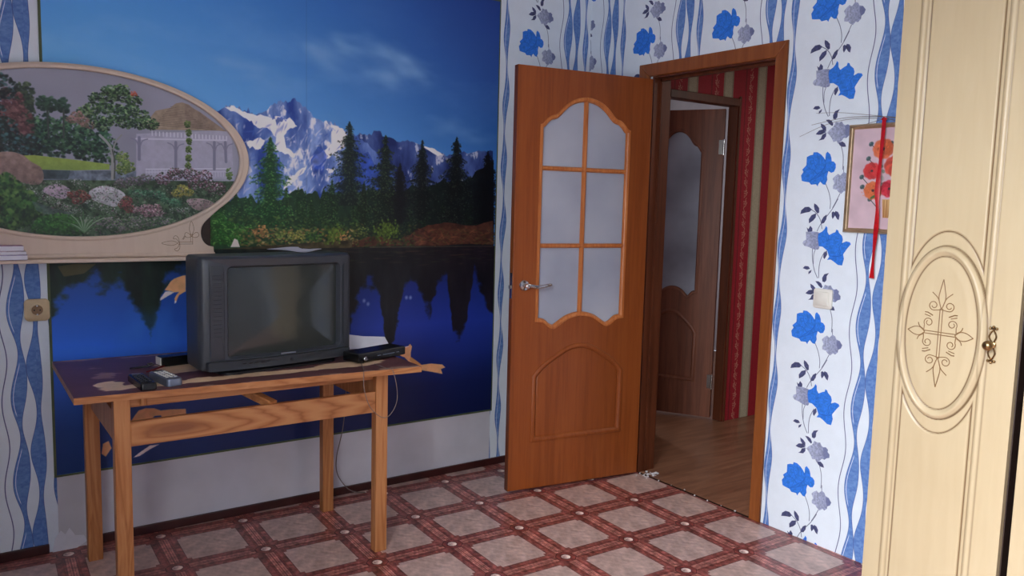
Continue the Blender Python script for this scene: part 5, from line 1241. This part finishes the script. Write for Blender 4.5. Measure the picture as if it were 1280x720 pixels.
# power adapter with its plug leads
ad = thing('power_adapter', 'black power adapter with a thin lead on the table behind the remotes', 'adapter', (-2.245, -.285, TH), math.radians(8))
bm = B(); box(bm, -.045, .075, -.028, .028, 0, .036, .004); obj('case', bm, M_black, ad)
bm = B(); box(bm, -.049, -.045, -.024, .024, .006, .034, .001); obj('end_cap', bm, M_white, ad)
bm = B(); tube(bm, spline([(-.15, -.01, .006), (-.12, .0, .004), (-.09, -.008, .006), (-.075, .0, .005)], 5), .0035, 8); obj('lead', bm, M_cable, ad, smooth=True)
bm = B(); tube(bm, [(-.088, -.012, .008), (-.068, -.010, .010)], .0035, 8); tube(bm, [(-.086, .008, .010), (-.066, .010, .012)], .0035, 8); obj('plug_pins', bm, M_chrome, ad, smooth=True)
bm = B(); tube(bm, spline([(-2.352, -.395, TH+.004), (-2.30, -.34, TH+.004), (-2.23, -.27, TH+.004), (-2.15, -.20, TH+.004), (-2.05, -.10, TH+.004)], 6), .0028, 8)
tag(obj('cable', bm, M_redcable, smooth=True), 'thin dark red cable crossing the table top behind the remotes', 'cable')
# cable loop over the front edge, and one down to the floor behind the table
zl_ = lambda q: spline(q, 8)
bm = B(); tube(bm, zl_([(-1.62, -.60, TH+.004), (-1.655, -.70, TH+.003), (-1.676, -.748, TH-.002), (-1.678, -.756, .69), (-1.655, -.758, .62), (-1.61, -.758, .575), (-1.575, -.758, .575), (-1.545, -.758, .62), (-1.545, -.760, .68), (-1.562, -.758, TH-.003), (-1.575, -.74, TH+.003), (-1.58, -.64, TH+.003)]), .0014, 8)
tag(obj('cable', bm, M_gcable, smooth=True), 'thin grey cable hanging in a loop over the front edge of the table', 'cable')
bm = B(); tube(bm, zl_([(-1.44, -.045, TH-.01), (-1.43, -.035, .70), (-1.43, -.03, .50), (-1.445, -.03, .33), (-1.475, -.03, .20), (-1.475, -.035, .12), (-1.44, -.04, .055), (-1.40, -.045, .02), (-1.34, -.05, .004)]), .0022, 8)
tag(obj('cable', bm, M_gcable, smooth=True), 'thin cable running down the white wall behind the table to the floor', 'cable')

# magazines on the shelf
for k, (dx, dy, h, c, lb) in enumerate(((0, 0, .018, (148, 138, 176), 'lilac magazine at the bottom of the pile on the cream shelf'), (-.004, .004, .012, (196, 190, 200), 'pale magazine in the middle of the pile on the shelf'), (-.012, .01, .020, (150, 112, 140), 'mauve patterned magazine on top of the pile on the shelf'))):
    m = plain('magazine_cover', c, .4, 0, .3, 40)
    z = 1.1402+(0, .0182, .0304)[k]
    t = thing('magazine', lb, 'magazine', (-2.783+dx, -.080+dy, z), math.radians(-2+3*k), 'magazines on the mirror shelf')
    bm = B(); box(bm, -.10, .10, -.028, .028, 0.0, h, .001); obj('cover', bm, m, t)
    bm = B(); box(bm, -.097, .1004, -.0284, .026, .0018, h-.0018); obj('pages', bm, M_paper, t)

# socket and switch
so = thing('wall_socket', 'round-holed ivory power socket on the striped paper left of the mural', 'socket', (-2.652, 0, .946), 0)
def rr_plate(bm, hw, hh, r, y0, y1, inset=.004):
    rs = []
    for q, y in ((0, y0), (0, y1+.003), (inset, y1)): rs.append([(a, y, b) for a, b in rrect(hw-q, hh-q, r, 6)])
    loft(bm, rs, cap0=True, cap1=True); return bm
bm = B(); rr_plate(bm, .041, .041, .016, 0, -.014); bmesh.ops.recalc_face_normals(bm, faces=bm.faces); obj('cover_plate', bm, M_ivory, so, smooth=True)
bm = B(); lathe(bm, [(.024, 0), (.024, .003), (.020, .004), (.0185, .001)], 28, Matrix.Translation((0, -.014, 0)) @ Matrix.Rotation(PI/2, 4, 'X')); obj('collar', bm, M_ivory, so, smooth=True)
bm = B(); lathe(bm, [(.0185, 0), (.0185, .0015)], 28, Matrix.Translation((0, -.0142, 0)) @ Matrix.Rotation(PI/2, 4, 'X')); obj('well', bm, plain('socket_well', (140, 108, 76), .5), so)
for x in (-.0095, .0095):
    bm = B(); lathe(bm, [(.0028, 0), (.0028, .0016)], 12, Matrix.Translation((x, -.0150, 0)) @ Matrix.Rotation(PI/2, 4, 'X')); obj('contact_hole', bm, M_hole, so)
for z in (-.016, .016):
    bm = B(); box(bm, -.003, .003, -.0175, -.0155, z-.003, z+.003, .0005); obj('earth_clip', bm, M_chrome, so)
sw = thing('light_switch', 'white square light switch on the floral wallpaper right of the doorway', 'switch', (0, -1.521, 1.031), -PI/2)
bm = B(); rr_plate(bm, .042, .040, .010, 0, -.011); bmesh.ops.recalc_face_normals(bm, faces=bm.faces); obj('cover_plate', bm, M_white, sw, smooth=True)
bm = B(); rr_plate(bm, .030, .029, .005, -.010, -.0155, .003); bmesh.ops.recalc_face_normals(bm, faces=bm.faces); obj('rocker', bm, M_white, sw, smooth=True)

# framed poppies with the red ribbon and dry grass
pf = thing('picture_frame', 'gilt-framed picture of red and orange poppies, half behind the wardrobe', 'picture', (0, -1.594, 1.515), -PI/2)
FW, FH = .302, .418
bm = B()
x0, x1, z0, z1 = 0, FW, -FH/2, FH/2
prof = [(0, -.001), (0, -.014), (.003, -.019), (.008, -.020), (.011, -.015), (.014, -.014), (.0175, -.010), (.0185, -.005)]
for a, b in (((x0, z0), (x1, z0)), ((x1, z0), (x1, z1)), ((x1, z1), (x0, z1)), ((x0, z1), (x0, z0))): pass
sweep(bm, [(x0, z0), (x0, z1), (x1, z1), (x1, z0)], [(o_, y_) for o_, y_ in prof]); bmesh.ops.recalc_face_normals(bm, faces=bm.faces); obj('frame', bm, M_gold, pf)
bm = B(); box(bm, x0+.014, x1-.014, -.0068, -.003, z0+.014, z1-.014); o = obj('picture_sheet', bm, M_poppy, pf)
set_uv(o, lambda co: ((co.x-.016)/.27, (co.z+.193)/.386))
# ribbon
bm = B(); px_ = [(-.027, -1.742, 1.738), (-.030, -1.741, 1.60), (-.032, -1.738, 1.47), (-.028, -1.742, 1.38), (-.024, -1.737, 1.25), (-.020, -1.733, 1.135)]
sp_ = spline(px_, 8); w_ = [.0085+.002*math.sin(i*.5) for i in range(len(sp_))]
rs = []
for (x, y, z), w in zip(sp_, w_): a = .5*math.sin(z*14); rs.append([(x+w*.5*math.sin(a), y-w*math.cos(a), z), (x-.0012, y, z), (x-w*.5*math.sin(a), y+w*math.cos(a), z), (x+.0012, y, z)])
loft(bm, rs, cap0=True, cap1=True)
rb = thing('hanging_ribbon', 'long red ribbon hanging from a nail across the poppy picture', 'ribbon', (0, 0, 0))
obj('ribbon', bm, M_ribbon, rb, smooth=True)
bm = B(); tube(bm, [(0, -1.742, 1.740), (-.034, -1.742, 1.742)], .0022, 8); obj('nail', bm, M_chrome, rb)
bm = B(); tube(bm, [(-.026, -1.752, 1.735), (-.032, -1.742, 1.742), (-.026, -1.732, 1.735)], .003, 8); obj('knot', bm, M_ribbon, rb)
gs = [([(-.010, -1.366, 1.690), (-.02, -1.49, 1.730), (-.026, -1.60, 1.745), (-.028, -1.742, 1.738), (-.02, -1.80, 1.72)], .0013), ([(-.034, -1.455, 1.778), (-.040, -1.56, 1.772), (-.042, -1.66, 1.758), (-.044, -1.742, 1.745), (-.04, -1.82, 1.73)], .0013),
      ([(-.010, -1.42, 1.735), (-.024, -1.58, 1.752), (-.03, -1.742, 1.745), (-.03, -1.83, 1.73)], .0016), ([(-.02, -1.60, 1.712), (-.026, -1.67, 1.722), (-.026, -1.742, 1.738)], .0012)]
for k, (q, r_) in enumerate(gs):
    bm = B(); tube(bm, spline(q, 8), r_, 6, lambda t_: .45+.55*t_)
    tag(obj('grass_stem', bm, M_grass, smooth=True), ['longest dry grass stem, reaching lowest toward the door casing', 'dry grass stem arching highest above the poppy picture', 'thick dry grass stem between the highest and the lowest ones', 'short dry grass stem close above the picture frame'][k], 'dry grass', 'dry stems tucked behind the ribbon nail')

# crumbs of plaster by the hinge side of the doorway, and torn paper by the table leg
rr2 = random.Random(5); bm = B()
for k in range(26):
    a = rr2.random(); x, y = -.03+.09*a+rr2.gauss(0, .012), -.545-.03*a+rr2.gauss(0, .016); s_ = rr2.uniform(.003, .010)
    bmesh.ops.create_icosphere(bm, subdivisions=1, radius=s_, matrix=Matrix.Translation((x, y, s_*.5)) @ Matrix.Diagonal((1, rr2.uniform(.5, 1), .6, 1)))
for k in range(7):
    y = -.66-.08*k; s_ = rr2.uniform(.003, .006)
    bmesh.ops.create_icosphere(bm, subdivisions=1, radius=s_, matrix=Matrix.Translation((-.004+rr2.gauss(0, .006), y, s_*.5)))
tag(obj('plaster_crumbs', bm, M_crumb), 'white plaster crumbs scattered on the floor along the doorway', 'debris', kind='stuff')
bm = B(); rr3 = random.Random(9)
pts = [(-2.63, 0), (-2.62, .05), (-2.60, .08), (-2.585, .062), (-2.57, .085), (-2.55, .05), (-2.52, .045), (-2.51, .02), (-2.545, -.0), (-2.60, .0)]
loft(bm, [[(a, -.006-.02*(.09-b), b) for a, b in pts], [(a, -.004-.02*(.09-b), b) for a, b in pts]], cap0=True, cap1=True)
tag(obj('torn_wallpaper', bm, M_paper), 'torn flap of pale wallpaper at the floor behind the left table leg', 'torn paper')
# worn dark seam of the linoleum at the threshold
bm = B(); box(bm, -.006, .004, OY1+.012, OY0-.014, 0, .0025, .001); tag(obj('trim_3', bm, M_hole), kind='structure')
